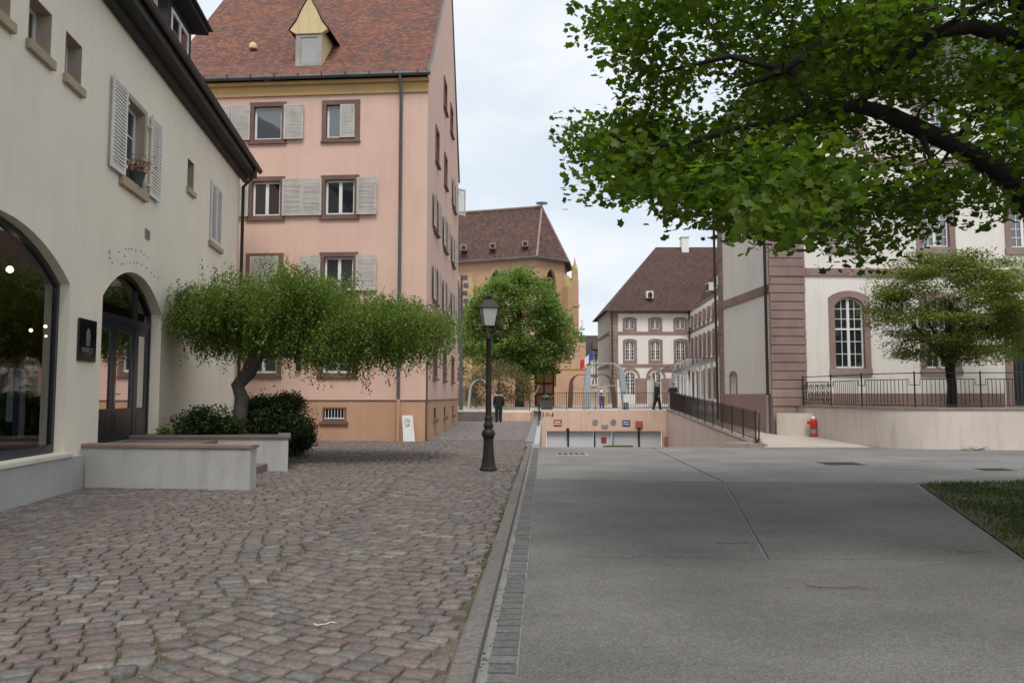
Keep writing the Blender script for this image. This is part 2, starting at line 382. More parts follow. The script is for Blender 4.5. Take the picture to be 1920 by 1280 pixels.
def arched(s0, s1, z0, zs, zt, n=12, pointed=False):
    """opening with a segmental, round or pointed head: springing zs, crown zt"""
    pts = [(s0, z0), (s1, z0)]; c = (s0 + s1) / 2; h = (s1 - s0) / 2; r = zt - zs
    if pointed:
        for i in range(n + 1):
            t = i / n * 2
            x = 1 - t if t <= 1 else -(t - 1)
            pts.append((c + h * x, zs + r * math.sqrt(max(0, 1 - ((abs(x) + .35) / 1.35) ** 2)) / math.sqrt(1 - (.35 / 1.35) ** 2)))
    else:
        RR = (h * h + r * r) / (2 * r); a0 = math.asin(min(1, h / RR)); a0 = a0 if r <= h else math.pi - a0
        for i in range(n + 1):
            a = a0 - 2 * a0 * i / n; pts.append((c + RR * math.sin(a), zt - RR + RR * math.cos(a)))
    return pts
def inset(poly, d):
    c = (sum(p[0] for p in poly) / len(poly), (min(p[1] for p in poly) + max(p[1] for p in poly)) / 2)
    w = (max(p[0] for p in poly) - min(p[0] for p in poly)) / 2; h = (max(p[1] for p in poly) - min(p[1] for p in poly)) / 2
    cx = (max(p[0] for p in poly) + min(p[0] for p in poly)) / 2
    return [(cx + (p[0] - cx) * (w - d) / w, c[1] + (p[1] - c[1]) * (h - d) / h) for p in poly]
def facade(name, w, outline, holes, depth, mats, parent, n0=0.):
    mb = B(); allp = list(outline)
    tri = tessellate_polygon([[Vector((s, z, 0)) for s, z in outline]] + [[Vector((s, z, 0)) for s, z in h] for h in holes])
    for h in holes: allp += h
    mb.add([w.p(s, z, n0) for s, z in allp], [tuple(t) for t in tri])
    for h in holes:
        k = len(h)
        mb.add([w.p(s, z, n0) for s, z in h] + [w.p(s, z, n0 - depth) for s, z in h], [(i, (i + 1) % k, k + (i + 1) % k, k + i) for i in range(k)], 1 if isinstance(mats, (list, tuple)) and len(mats) > 1 else 0)
    return mb.obj(name, mats, parent)
def ring(mb, w, outer, inner, n0, n1, mi=0):
    """a flat frame between two outlines with the same number of points, from depth n0 to n1"""
    k = len(outer)
    vs = [w.p(s, z, n1) for s, z in outer] + [w.p(s, z, n1) for s, z in inner] + [w.p(s, z, n0) for s, z in outer] + [w.p(s, z, n0) for s, z in inner]
    fs = []
    for i in range(k):
        j = (i + 1) % k
        fs += [(i, j, k + j, k + i), (i, 2 * k + i, 2 * k + j, j), (k + i, k + j, 3 * k + j, 3 * k + i), (2 * k + i, 3 * k + i, 3 * k + j, 2 * k + j)]
    return mb.add(vs, fs, mi)
def plate(mb, w, poly, n, mi=0): return mb.add([w.p(s, z, n) for s, z in poly], [tuple(range(len(poly)))], mi)

def window(parent, w, poly, n, fw=.06, cols=2, rows=1, bar=.028, mull=None, trans=None, pane='pane', frame='white_paint', split=False, name='window'):
    """casement in an opening: frame + mullion + glazing bars (one part), panes as sub-parts"""
    s0, s1 = min(p[0] for p in poly), max(p[0] for p in poly); z0, z1 = min(p[1] for p in poly), max(p[1] for p in poly)
    mb = B(); inner = inset(poly, fw); ring(mb, w, poly, inner, n - .03, n + .03)
    a0, a1, b0, b1 = s0 + fw, s1 - fw, z0 + fw, z1 - fw
    xs = [a0]; cm = (a0 + a1) / 2
    def topz(s):      # height of the inner outline at s
        best = b1
        k = len(inner)
        for i in range(k):
            (x0, y0), (x1, y1) = inner[i], inner[(i + 1) % k]
            if abs(x1 - x0) > 1e-6 and min(x0, x1) - 1e-6 <= s <= max(x0, x1) + 1e-6:
                y = y0 + (y1 - y0) * (s - x0) / (x1 - x0)
                if y > (z0 + z1) / 2: best = y
        return best
    if mull: mb.wbox(w, cm - mull / 2, cm + mull / 2, b0, topz(cm), n - .025, n + .036)
    zt = None
    if trans: zt = trans; mb.wbox(w, a0, a1, zt - .035, zt + .035, n - .025, n + .034)
    edges = [a0 + (a1 - a0) * i / cols for i in range(cols + 1)]
    zed = [b0 + (b1 - b0) * i / rows for i in range(rows + 1)] if not trans else None
    if trans:
        lo = max(1, round(rows * (zt - b0) / (b1 - b0))); hi = max(1, rows - lo)
        zed = [b0 + (zt - b0) * i / lo for i in range(lo + 1)] + [zt + (b1 - zt) * i / hi for i in range(1, hi + 1)]
    for e in edges[1:-1]:
        if mull and abs(e - cm) < .02: continue
        mb.wbox(w, e - bar / 2, e + bar / 2, b0, topz(e), n - .015, n + .018)
    for z in zed[1:-1]:
        if trans and abs(z - zt) < .02: continue
        mb.wbox(w, a0, a1, z - bar / 2, z + bar / 2, n - .0145, n + .0175)
    o = mb.obj(name, frame, parent)
    if split:
        for i in range(cols):
            for j in range(len(zed) - 1):
                e0, e1 = edges[i] + .003, edges[i + 1] - .003; zz1 = min(zed[j + 1], topz(e0), topz(e1)) if j == len(zed) - 2 else zed[j + 1]
                pts = [(e0, zed[j] + .003), (e1, zed[j] + .003)]
                if j == len(zed) - 2: pts += [(e1, topz(e1)), ((e0 + e1) / 2, topz((e0 + e1) / 2)), (e0, topz(e0))]
                else: pts += [(e1, zed[j + 1] - .003), (e0, zed[j + 1] - .003)]
                t = random.uniform(-.0015, .0015)
                plate(B(), w, pts, n + t).obj('pane', pane, o)
    else:
        plate(B(), w, inner, n).obj('pane', pane, o)
    return o
def surround(parent_win, w, outer, inner, n0, n1, mat, name='surround'):
    return ring(B(), w, outer, inner, n0, n1).obj(name, mat, parent_win)
SLAT = {}
def slat_mesh(w, width, mat):
    k = (round(w.d[0], 3), round(width, 2), mat)
    if k not in SLAT:
        mb = B(); z = Vector((0, 0, 1)); d = Vector((w.d[0], w.d[1], 0)); n = Vector((w.n[0], w.n[1], 0))
        a = [(-.016, -.022), (.016, .022)]
        q = lambda s, nn, zz: d * s + n * nn + z * zz
        h = width / 2
        mb.hexa([q(-h, -.015, -.010), q(h, -.015, -.010), q(h, .014, -.018), q(-h, .014, -.018), q(-h, -.015, .020), q(h, -.015, .020), q(h, .010, .016), q(-h, .010, .016)])
        me = bpy.data.meshes.new('slat'); me.from_pydata([tuple(v) for v in mb.v], [], mb.f); me.materials.append(MATS[mat]); SLAT[k] = me
    return SLAT[k]
def shutter(parent, w, s0, s1, z0, z1, n, mat, slats=20, single=False, tilt=0., label=None):
    """louvred shutter: frame of stiles and rails, slats between"""
    st = .065; t = .035; mb = B()
    mb.wbox(w, s0, s0 + st, z0, z1, n, n + t); mb.wbox(w, s1 - st, s1, z0, z1, n, n + t)
    mid = (z0 + z1) / 2
    for a, b in ((z0, z0 + .09), (z1 - .08, z1)): mb.wbox(w, s0 + st, s1 - st, a, b, n + .002, n + t - .002)
    for zz in (z0 + .2, z1 - .25):      # hinge straps
        mb.wbox(w, s0 - .03, s0 + .1, zz, zz + .03, n + t, n + t + .008)
    o = mb.obj('shutter', mat, parent, label=label)
    wd_ = s1 - s0 - 2 * st; step = (z1 - z0 - .17) / slats
    if single:
        for i in range(slats):
            link('slat', slat_mesh(w, wd_, mat), o, w.p((s0 + s1) / 2, z0 + .09 + step * (i + .5), n + t / 2))
    else:
        mb = B(); m = slat_mesh(w, wd_, mat)
        for i in range(slats):
            c = w.p((s0 + s1) / 2, z0 + .09 + step * (i + .5), n + t / 2); j = Vector((0, 0, random.uniform(-.004, .004)))
            mb.add([v.co + c + j for v in m.vertices], [tuple(p.vertices) for p in m.polygons])
        mb.obj('slats', mat, o, kind='stuff')
    return o
def struct(o, label, cat='ground'): return tag(o, label, cat, None, 'structure')
def text_mesh(body, size, w, s, z, n, mat, parent, name='lettering'):
    cu = bpy.data.curves.new(name, 'FONT'); cu.body = body; cu.size = size; cu.align_x = 'CENTER'; cu.extrude = .002
    t = bpy.data.objects.new(name, cu); COL.objects.link(t); bpy.context.view_layer.update()
    me = bpy.data.meshes.new_from_object(t.evaluated_get(bpy.context.evaluated_depsgraph_get())); bpy.data.objects.remove(t); bpy.data.curves.remove(cu)
    off = wloc(parent)
    for v in me.vertices: v.co = w.p(s + v.co.x, z + v.co.y, n + v.co.z) - off
    me.materials.clear(); me.materials.append(MATS[mat]); return link(name, me, parent)

# ---- foliage -----------------------------------------------------------------
LEAF_MAPLE = [(0, -.5, 0), (.42, -.36, .04), (.36, -.06, .03), (.52, .22, .07), (.17, .28, .0), (0, .58, -.04), (-.17, .28, .0), (-.52, .22, .07), (-.36, -.06, .03), (-.42, -.36, .04)]
LEAF_OVAL = [(0, -.5, 0), (.27, -.12, .06), (.2, .22, .05), (0, .55, -.03), (-.2, .22, .05), (-.27, -.12, .06)]
LEAF_RHOMB = [(0, -.5, 0), (.3, 0, .05), (0, .5, 0), (-.3, 0, .05)]
LEAF_LONG = [(0, -.5, 0), (.11, -.1, .03), (0, .55, -.06), (-.11, -.1, .03)]
def rot_mats(n, tilt, rng):
    """random yaw, then tilt away from horizontal by a normal-distributed angle"""
    yaw = rng.uniform(0, 2 * np.pi, n); t = rng.normal(0, tilt, n); ax = rng.uniform(0, 2 * np.pi, n)
    cy, sy = np.cos(yaw), np.sin(yaw); Z = np.zeros(n); O = np.ones(n)
    Ry = np.stack([np.stack([cy, -sy, Z], 1), np.stack([sy, cy, Z], 1), np.stack([Z, Z, O], 1)], 1)
    kx, ky = np.cos(ax), np.sin(ax); c, s = np.cos(t), np.sin(t)
    Rt = np.stack([np.stack([c + kx * kx * (1 - c), kx * ky * (1 - c), ky * s], 1), np.stack([kx * ky * (1 - c), c + ky * ky * (1 - c), -kx * s], 1), np.stack([-ky * s, kx * s, c], 1)], 1)
    return Rt @ Ry
def leaf_mesh(name, pts, size, tilt, tmpl, mat, rng, cvar=.3, hue=.12, Rm=None):
    T = np.array(tmpl); k = len(T); n = len(pts)
    Rm = rot_mats(n, tilt, rng) if Rm is None else Rm
    sz = size * rng.uniform(.7, 1.25, n)
    V = (np.einsum('nij,kj->nki', Rm, T) * sz[:, None, None] + pts[:, None, :]).reshape(-1, 3)
    me = bpy.data.meshes.new(name); me.vertices.add(n * k); me.vertices.foreach_set('co', V.ravel().astype(np.float32))
    me.loops.add(n * k); me.loops.foreach_set('vertex_index', np.arange(n * k, dtype=np.int32))
    me.polygons.add(n); me.polygons.foreach_set('loop_start', (np.arange(n) * k).astype(np.int32))
    me.update(calc_edges=True)
    b = rng.uniform(1 - cvar, 1 + cvar, n); h = rng.normal(0, hue, n)
    C = np.stack([b * (1 + h), b, b * (1 - .5 * h), np.ones(n)], 1); C = np.repeat(np.clip(C, .05, 3), k, 0)
    ca = me.color_attributes.new('Col', 'FLOAT_COLOR', 'POINT'); ca.data.foreach_set('color', C.ravel().astype(np.float32))
    me.materials.append(MATS[mat]); return me, Rm, sz
def clumps(centres, per, spread, rng, flat=.6):
    c = np.repeat(centres, per, 0); d = np.clip(rng.normal(0, 1, c.shape), -1.7, 1.7); d[:, 2] *= flat
    return c + d * spread
def limb(mb, a, b, r0, r1, rng, bend=.12, n=6, sag=0., sides=7):
    a, b = np.array(a, float), np.array(b, float); L_ = np.linalg.norm(b - a); pts = []
    o = rng.normal(0, bend * L_ * .3, 3)
    for i in range(n + 1):
        t = i / n; pts.append(tuple(a + (b - a) * t + o * math.sin(math.pi * t) + np.array([0, 0, sag * L_ * math.sin(math.pi * t)]) + (rng.normal(0, .012 * L_, 3) if 0 < i < n else 0)))
    mb.tube(pts, [r0 + (r1 - r0) * i / n for i in range(n + 1)], sides); return pts
def tree(name, base, label, trunk_pts, trunk_r, centres, per, spread, leaf, tmpl, lmat, bmat, rng, tilt=.6, limbs=14, flat=.6, cvar=.3, hue=.12, group=None, singles=0, extra=None, sides=10, twigs=True, nodes=None, cat='tree', keep=None):
    t = empty(name, base, label, cat, group)
    mb = B(); mb.tube(trunk_pts, trunk_r, sides)
    ends = [np.array(p, float) for p in trunk_pts[len(trunk_pts) // 2:]]
    rads = list(trunk_r[len(trunk_pts) // 2:])
    if extra:
        for path, rr in extra:
            mb.tube(path, rr, 14); ends += [np.array(p, float) for p in path[1:]]; rads += list(rr[1:])
    mb.obj('trunk', bmat, t, smooth=True)
    # limbs to a sample of clump centres, then twigs from limb points to the rest
    bl = B(); idx = rng.permutation(len(centres)); P = list(ends); PR = list(rads)
    for q, i in enumerate(idx):
        c = centres[i]; A = np.array(P); d = np.linalg.norm(A - c, axis=1) + np.maximum(0, A[:, 2] - c[2]) * .8
        j = int(np.argmin(d))
        if q < limbs:
            r = min(PR[j] * .65, .02 + .012 * d[j]); pts = limb(bl, P[j], c, r, r * .3, rng, sag=.06)
            for k_, p in enumerate(pts[2:]): P.append(np.array(p)); PR.append(r * (.8 - .1 * k_))
        elif twigs:
            r = min(PR[j] * .6, .012); limb(bl, P[j], c, r, r * .4, rng, n=3, sides=4)
            if q % 3 == 0: P.append(np.array(c)); PR.append(r)
    bl.obj('branches', bmat, t, smooth=True, kind='stuff')
    pts = clumps(centres, per, spread, rng, flat)
    if keep is not None: pts = pts[keep(pts)]
    big = None
    if singles:
        d = np.linalg.norm(pts - np.array([0, 0, 1.6]), axis=1)
        x = pts[:, 0] / pts[:, 1]; e = (pts[:, 2] - 1.6) / pts[:, 1]
        d[(abs(x) > .64) | (e > .5)] += 100
        order = np.argsort(d); big = pts[order[:singles]]; pts = pts[order[singles:]]
    me, _, _ = leaf_mesh('crown', pts, leaf, tilt, tmpl, lmat, rng, cvar, hue)
    o = link('crown', me, t); o.location = -Vector(base); o['kind'] = 'stuff'
    if big is not None:
        protos = []
        for i in range(8):
            m1, _, _ = leaf_mesh('leaf', np.zeros((1, 3)), leaf, 0., tmpl, lmat, rng, cvar, hue); protos.append(m1)
        for i, p in enumerate(big):
            f = link('leaf', protos[i % 8], t, p); f.rotation_euler = (rng.normal(0, tilt), rng.normal(0, tilt), rng.uniform(0, 6.28))
    return t
def ellipsoid_pts(n, c, r, rng, shell=.55, zmin=None, keep=None):
    out = []
    while len(out) < n:
        d = rng.normal(0, 1, 3); d /= np.linalg.norm(d); q = d * (shell + (1 - shell) * rng.uniform() ** .6)
        p = np.array(c) + q * np.array(r)
        if zmin is not None and p[2] < zmin: continue
        if keep is not None and not keep(p): continue
        out.append(p)
    return np.array(out)

# ================================================================ ground, drive, kerb, cobbles
xk = lambda y: -.55 + .0406 * y          # left edge of the kerb
xL = lambda y: .90 + .041 * (y - 26.)    # left side of the ramp
xR = lambda y: 8.14 + .047 * (y - 26.2)  # right side of the ramp
mb = B(); G = -.13
mb.quad((-500, -200, G), (500, -200, G), (500, 26.2, G), (-500, 26.2, G))
mb.quad((-500, 26.2, G), (xL(26.2), 26.2, G), (xL(46), 46, G), (-500, 46, G))
mb.quad((xR(26.2), 26.2, G), (500, 26.2, G), (500, 46, G), (xR(46), 46, G))
mb.quad((-500, 46, G), (500, 46, G), (500, 1500, G), (-500, 1500, G))
struct(mb.obj('ground', 'ground_far'), 'flat earth ground under the whole place')

def prism(poly, z0, z1):
    k = len(poly); mb = B()
    mb.add([(x, y, z0) for x, y in poly] + [(x, y, z1) for x, y in poly], [tuple(reversed(range(k))), tuple(range(k, 2 * k))] + [(i, (i + 1) % k, k + (i + 1) % k, k + i) for i in range(k)])
    return mb
xg = lambda y: xk(y) + .385
D0 = prism([(xg(-3), -3), (4.5, -3), (9, 3), (30, 16), (30, 26.1), (xg(26.1), 26.1)], -.128, -.098).obj('driveway', 'asphalt_ramp')
struct(D0, 'grey concrete driveway leading to the sunken garage', 'driveway')
g_ = .02
slabs = [([(xg(-3), -3), (1.25, -3), (3.4, 3), (5.27, 8.2 - g_), (2.66, 8.30 - g_), (xg(8.41), 8.41 - g_)], 'concrete'),
         ([(xg(8.43), 8.41 + g_), (2.66 - g_, 8.30 + g_), (4.18 - g_, 15.61 - g_), (xg(16.2), 16.2 - g_)], 'concrete'),
         ([(2.66 + g_, 8.30 + g_), (5.27, 8.2 + g_), (7.76, 15.32 - g_), (4.18 + g_, 15.61 - g_)], 'concrete'),
         ([(xg(16.2), 16.2 + g_), (4.18 - g_, 15.61 + g_), (4.60 - g_, 26.17), (xg(26.17), 26.17)], 'concrete_pale'),
         ([(4.18 + g_, 15.61 + g_), (7.78, 15.32 + g_), (10.1, 15.65), (30, 16.3), (30, 26.17), (4.60 + g_, 26.17)], 'concrete_pale')]
for poly, m in slabs: prism(poly, -.12, -.08).obj('concrete_slab', m, D0, bevel=.006)
# lawn
lawn = prism([(1.3, -3), (3.43, 3), (7.80, 15.14), (10.1, 15.6), (30, 16.25), (30, -3)], -.125, -.07).obj('lawn', 'lawn_earth'); struct(lawn, 'lawn bed beside the driveway', 'lawn')
gp = []
while len(gp) < 52000:
    x, y = RNG.uniform(3, 13), RNG.uniform(4, 16)
    if x < 3.43 + (y - 3) * .3599 + RNG.uniform(-.07, .04) or y > 15.2 + .19 * (x - 7.8): continue
    edge = min(x - (3.43 + (y - 3) * .36), 2 * (15.2 + .19 * (x - 7.8) - y))
    if edge < .5 and RNG.uniform() > .3 + 1.4 * edge: continue
    if math.sin(x * 2.1 + 1) * math.cos(y * 1.7) > .45 and RNG.uniform() < .6: continue
    gp.append((x, y, -.06))
gp = np.array(gp); n = len(gp)
yaw = RNG.uniform(0, 6.28, n); h = RNG.uniform(.03, .065, n); lean = RNG.normal(0, .03, (n, 2))
V = np.zeros((n, 3, 3)); V[:, 0] = gp + np.stack([np.cos(yaw), np.sin(yaw), 0 * yaw], 1) * .011; V[:, 1] = gp - np.stack([np.cos(yaw), np.sin(yaw), 0 * yaw], 1) * .011
V[:, 2] = gp + np.stack([lean[:, 0], lean[:, 1], h], 1)
me = bpy.data.meshes.new('grass'); me.vertices.add(n * 3); me.vertices.foreach_set('co', V.ravel()); me.loops.add(n * 3); me.loops.foreach_set('vertex_index', np.arange(n * 3)); me.polygons.add(n); me.polygons.foreach_set('loop_start', np.arange(n) * 3); me.update(calc_edges=True)
c = np.repeat(np.stack([RNG.uniform(.6, 1.8, n), RNG.uniform(.8, 1.2, n), RNG.uniform(.6, 1.2, n), np.ones(n)], 1), 3, 0); me.color_attributes.new('Col', 'FLOAT_COLOR', 'POINT').data.foreach_set('color', c.ravel()); me.materials.append(MATS['grass'])
tag(link('grass', me), 'short dark green grass at the edge of the concrete', 'grass', None, 'stuff')

# cobbled pavement: bed + stones laid in shallow scallops
pv = B().poly([(-12, 0, -.03), (xk(0) + .02, 0, -.03), (xk(29.5) + .02, 29.5, -.03), (-12, 29.5, -.03)]).obj('cobbled_pavement', 'joint_sand')
struct(pv, 'cobbled pavement of worn reddish grey stones with mossy joints', 'pavement')
def gdy(x):
    if x > -2.2: return -(.18 + .62 * min(1., max(0., (-.2 - x) / 2.0)))
    u = (-2.2 - x) / 3.2
    return .42 * (1 - u) if u < 2 else -.42
xs_ = np.linspace(-13, 2.5, 1551); gv = np.concatenate([[0], np.cumsum([gdy(x) * (xs_[1] - xs_[0]) for x in xs_[:-1]])])
gfun = lambda x: float(np.interp(x, xs_, gv))
g0 = gfun(-2.2)
stones = []
RH = .162
for k in range(-26, 222):
    yb = k * RH; x = -12 + random.uniform(0, .2)
    while x < 2.2:
        w_ = random.uniform(.15, .225); x2 = x + w_
        xm = (x + x2) / 2; ym = yb + gfun(xm) - g0
        if ym < 2.6 or ym > 29.2: x = x2; continue
        if xm > xk(ym) - .05 or xm < -7.3 - .135 * (ym - 11.2): x = x2; continue
        gp_ = gdy(xm); sh = -gp_ * RH / (1 + gp_ * gp_)
        lim = xk(ym) - .015
        jt = .0105
        c = []
        for (xx, top) in ((x, 0), (x2, 0), (x2, 1), (x, 1)):
            X = min(xx + (sh if top else 0), lim); c.append(Vector((X, yb + gfun(X) - g0 + (RH if top else 0), 0)))
        m_ = sum(c, Vector()) / 4
        c = [m_ + (p - m_) * (1 - 2 * jt / max(.05, (p - m_).length * 1.25)) + Vector((random.uniform(-.009, .009), random.uniform(-.009, .009), 0)) for p in c]
        if (c[1] - c[0]).length > .05 and (c[2] - c[3]).length > .04: stones.append((m_, c))
        x = x2
CK = [(.150, .126, .118), (.160, .138, .130), (.135, .122, .118), (.172, .146, .135), (.150, .122, .114), (.180, .160, .146), (.142, .136, .134), (.160, .128, .118)]
def stone_geo(m_, c):
    """chamfered 8-gon top with a rounded shoulder and skirt"""
    dz = random.uniform(-.006, .006); tl = [random.uniform(-.004, .004) for _ in range(4)]; top = []
    for i in range(4):
        p, a, b = c[i], c[i - 1], c[(i + 1) % 4]
        for q in (a, b): top.append((p + (q - p) * random.uniform(.05, .12), tl[i]))
    v = []
    for sc_, z in ((.945, 0.), (1., -.010), (1.01, -.045)):
        for p, t in top:
            q = m_ + (p - m_) * sc_; v.append((q.x, q.y, z + dz + t))
    v.append((m_.x, m_.y, dz + .003))
    f = [(24, i, (i + 1) % 8) for i in range(8)]
    for r in range(2):
        for i in range(8): j = (i + 1) % 8; f.append((r * 8 + i, r * 8 + 8 + i, r * 8 + 8 + j, r * 8 + j))
    b = random.uniform(.88, 1.14); col = random.choice(CK) if random.random() > .06 else (.20, .19, .175)
    return v, f, tuple(x * b * q for x, q in zip(col, (1.0, .965, .94)))
def col_mesh(name, v, f, cols, mat):
    me = bpy.data.meshes.new(name); me.from_pydata(v, [], f); me.materials.append(MATS[mat])
    me.color_attributes.new('Col', 'FLOAT_COLOR', 'POINT').data.foreach_set('color', np.array(cols, np.float32).ravel())
    me.polygons.foreach_set('use_smooth', [True] * len(me.polygons)); return me
def seen(p): return p.y > 4.4 and abs(p.x) < .66 * p.y + .1
stones.sort(key=lambda s: s[0].length + (0 if seen(s[0]) else 100))
for m_, c in stones[:300]:
    v, f, col = stone_geo(m_, c); me = col_mesh('cobble', [(a - m_.x, b - m_.y, z) for a, b, z in v], f, [(*col, 1)] * len(v), 'cobble'); link('cobble', me, pv, (m_.x, m_.y, 0))
VV, FF, CC = [], [], []
for m_, c in stones[300:]:
    v, f, col = stone_geo(m_, c); b = len(VV); VV += v; FF += [tuple(b + i for i in q) for q in f]; CC += [(*col, 1)] * len(v)
tag(link('cobble_field', col_mesh('cobble_field', VV, FF, CC, 'cobble'), pv), kind='stuff')

# far paved lane between the pink house and the ramp, rising slightly
ln = B(); ys = [29.3, 33, 38, 42.5, 44.6]; zs = [-.004, .05, .13, .2, .2]
for i in range(4): ln.quad((-14, ys[i], zs[i]), (xL(ys[i]) - .45, ys[i], zs[i]), (xL(ys[i + 1]) - .45, ys[i + 1], zs[i + 1]), (-14, ys[i + 1], zs[i + 1]))
struct(ln.obj('lane', 'far_setts'), 'lane of small grey setts running beside the pink house', 'pavement')

# kerb stones and gutter
kb = B().quad((xk(2.5) - .005, 2.5, -.008), (xk(2.5) + .132, 2.5, -.008), (xk(26) + .132, 26, -.008), (xk(26) - .005, 26, -.008)).obj('kerb', 'mortar')
struct(kb, 'kerb of long worn sandstone blocks between cobbles and gutter', 'kerb')
y = 2.6; i = 0
while y < 25.8:
    l = random.uniform(.9, 1.15); y2 = min(y + l, 26.1); dz = random.uniform(-.006, .004)
    c = [(xk(y + .011), y + .011), (xk(y + .011) + .14, y + .011), (xk(y2 - .011) + .14, y2 - .011), (xk(y2 - .011), y2 - .011)]
    m_ = Vector(((c[0][0] + c[2][0]) / 2, (y + y2) / 2, 0)); mb = B()
    mb.hexa([(a - m_.x, b - m_.y, -.12) for a, b in c] + [(a - m_.x, b - m_.y, .008 + dz) for a, b in c])
    me = bpy.data.meshes.new('kerb_stone'); me.from_pydata([tuple(v) for v in mb.v], [], mb.f); me.materials.append(MATS['cobble'])
    b = random.uniform(.85, 1.1); col = random.choice([(.155, .138, .13), (.145, .135, .13), (.165, .142, .132)])
    me.color_attributes.new('Col', 'FLOAT_COLOR', 'POINT').data.foreach_set('color', np.array([(*[x * b for x in col], 1)] * 8, np.float32).ravel())
    o = link('kerb_stone', me, kb, m_); bv = o.modifiers.new('b', 'BEVEL'); bv.width = .014; bv.segments = 3; y = y2
gt = prism([(xk(2.5) + .14, 2.5), (xk(2.5) + .386, 2.5), (xk(26.1) + .386, 26.1), (xk(26.1) + .14, 26.1)], -.125, -.088).obj('gutter', 'mortar')
struct(gt, 'shallow gutter of dark paving bricks set in mortar', 'gutter')
brk = []
for q in range(6):
    mb = B().box(-.086, .086, -.069, .069, -.03, .0); me = bpy.data.meshes.new('gutter_brick'); me.from_pydata([tuple(v) for v in mb.v], [], mb.f); me.materials.append(MATS['cobble'])
    b = random.uniform(.8, 1.2); me.color_attributes.new('Col', 'FLOAT_COLOR', 'POINT').data.foreach_set('color', np.array([(.125 * b, .121 * b, .119 * b, 1)] * 8, np.float32).ravel()); brk.append(me)
y = 2.7
while y < 26:
    o = link('gutter_brick', random.choice(brk), gt, (xk(y) + .288 + random.uniform(-.006, .006), y, -.077 + random.uniform(-.003, .003))); o.rotation_euler = (0, 0, -.04 + random.uniform(-.03, .03)); y += .163
# weeds in the joint along the kerb
wp = []
for y in np.arange(4.6, 25, .02):
    if math.sin(y * 1.9) + math.sin(y * .73 + 1) > .1 and random.random() < .75: wp.append((xk(y) - random.uniform(.0, .06), y, random.uniform(-.012, .012)))
for _ in range(500):
    y = random.uniform(8, 22); wp.append((xk(y) - abs(random.gauss(0, .5)), y, -.012))
for _ in range(120):
    a = random.uniform(0, 6.28); wp.append((-.51 + math.cos(a) * random.uniform(.2, .34) + .18, 17.1 + math.sin(a) * .3, .0))
me, _, _ = leaf_mesh('joint_weeds', np.array(wp), .034, .7, LEAF_RHOMB, 'leaf_ivy', RNG, .3, .25)
tag(link('joint_weeds', me), 'tiny weeds and moss in the joints along the kerb', 'weeds', None, 'stuff')

# crumbs of leaf litter
lt = []
for _ in range(420):
    y = random.uniform(4.5, 25); r_ = random.random()
    if r_ < .45: lt.append((xk(y) + random.uniform(.14, .2), y, -.084))
    elif r_ < .7: lt.append((random.uniform(.2, 8), y * .8, -.077))
    elif r_ < .85: yy_ = random.uniform(5, 15); lt.append((3.43 + (yy_ - 3) * .36 - abs(random.gauss(0, .35)), yy_, -.077))
    else: lt.append((random.uniform(-5, .0), y * .8, .006))
me, _, _ = leaf_mesh('leaf_litter', np.array(lt), .032, .25, LEAF_OVAL, 'leaf_brown', RNG, .6, .25)
tag(link('leaf_litter', me), 'crumbs of dry brown leaf scattered over gutter and paving', 'leaf litter', None, 'stuff')
# manhole covers, patch, twigs
for (x, y, a, b, lab) in ((8.23, 19.78, .48, .42, 'wide dark iron cover in the pale concrete opposite the fire hydrant'), (11.11, 18.2, .36, .28, 'smaller dark iron cover in the pale concrete beside the lawn')):
    e = empty('manhole_cover', (x, y, -.08), lab, 'manhole cover', 'covers set in the driveway'); B().box(x - a, x + a, y - b, y + b, -.09, -.074).obj('frame', 'cast_iron_cover', e, bevel=.004)
    B().box(x - a + .06, x + a - .06, y - b + .06, y + b - .06, -.075, -.069).obj('lid', 'iron', e, bevel=.004)
e = empty('drain_grate', (1.75, 23.3, -.08), 'pale flush drain plate in concrete beside the gutter end', 'drain'); B().box(1.28, 2.2, 22.6, 23.6, -.085, -.074).obj('plate', 'metal_grey', e, bevel=.003)
for i in range(5): B().box(1.34 + .165 * i, 1.46 + .165 * i, 22.7, 23.5, -.0745, -.072).obj('slot', 'cast_iron_cover', e)
for (x, y, l, a, lab) in ((2.55, 9.1, .45, -.1, 'forked brown twig lying beside the concrete joint'), (2.9, 7.0, .6, -.25, 'long thin curved brown twig lying on the near concrete slab'), (5.0, 8.6, .35, -.2, 'brown twig lying at the lawn edge of the concrete'), (-1.3, 5.6, .16, .1, 'straw coloured stalk lying across the near cobbles')):
    z = -.074 if x > 0 else .012; mb = B()
    p = [(x + l * t * math.cos(a), y + l * t * math.sin(a) + .03 * math.sin(6 * t), z + .004 + .006 * math.sin(9 * t) ** 2) for t in np.linspace(-.5, .5, 7)]
    mb.tube(p, [.005, .005, .0045, .004, .004, .003, .002], 5)
    if 'forked' in lab or 'long' in lab: mb.tube([p[3], (p[3][0] + .1, p[3][1] + .06, z + .004), (p[3][0] + .17, p[3][1] + .07, z + .004)], [.004, .003, .002], 5)
    tag(mb.obj('twig', 'cream_stone' if x < 0 else 'twig'), lab, 'twig', 'twigs fallen on the paving')

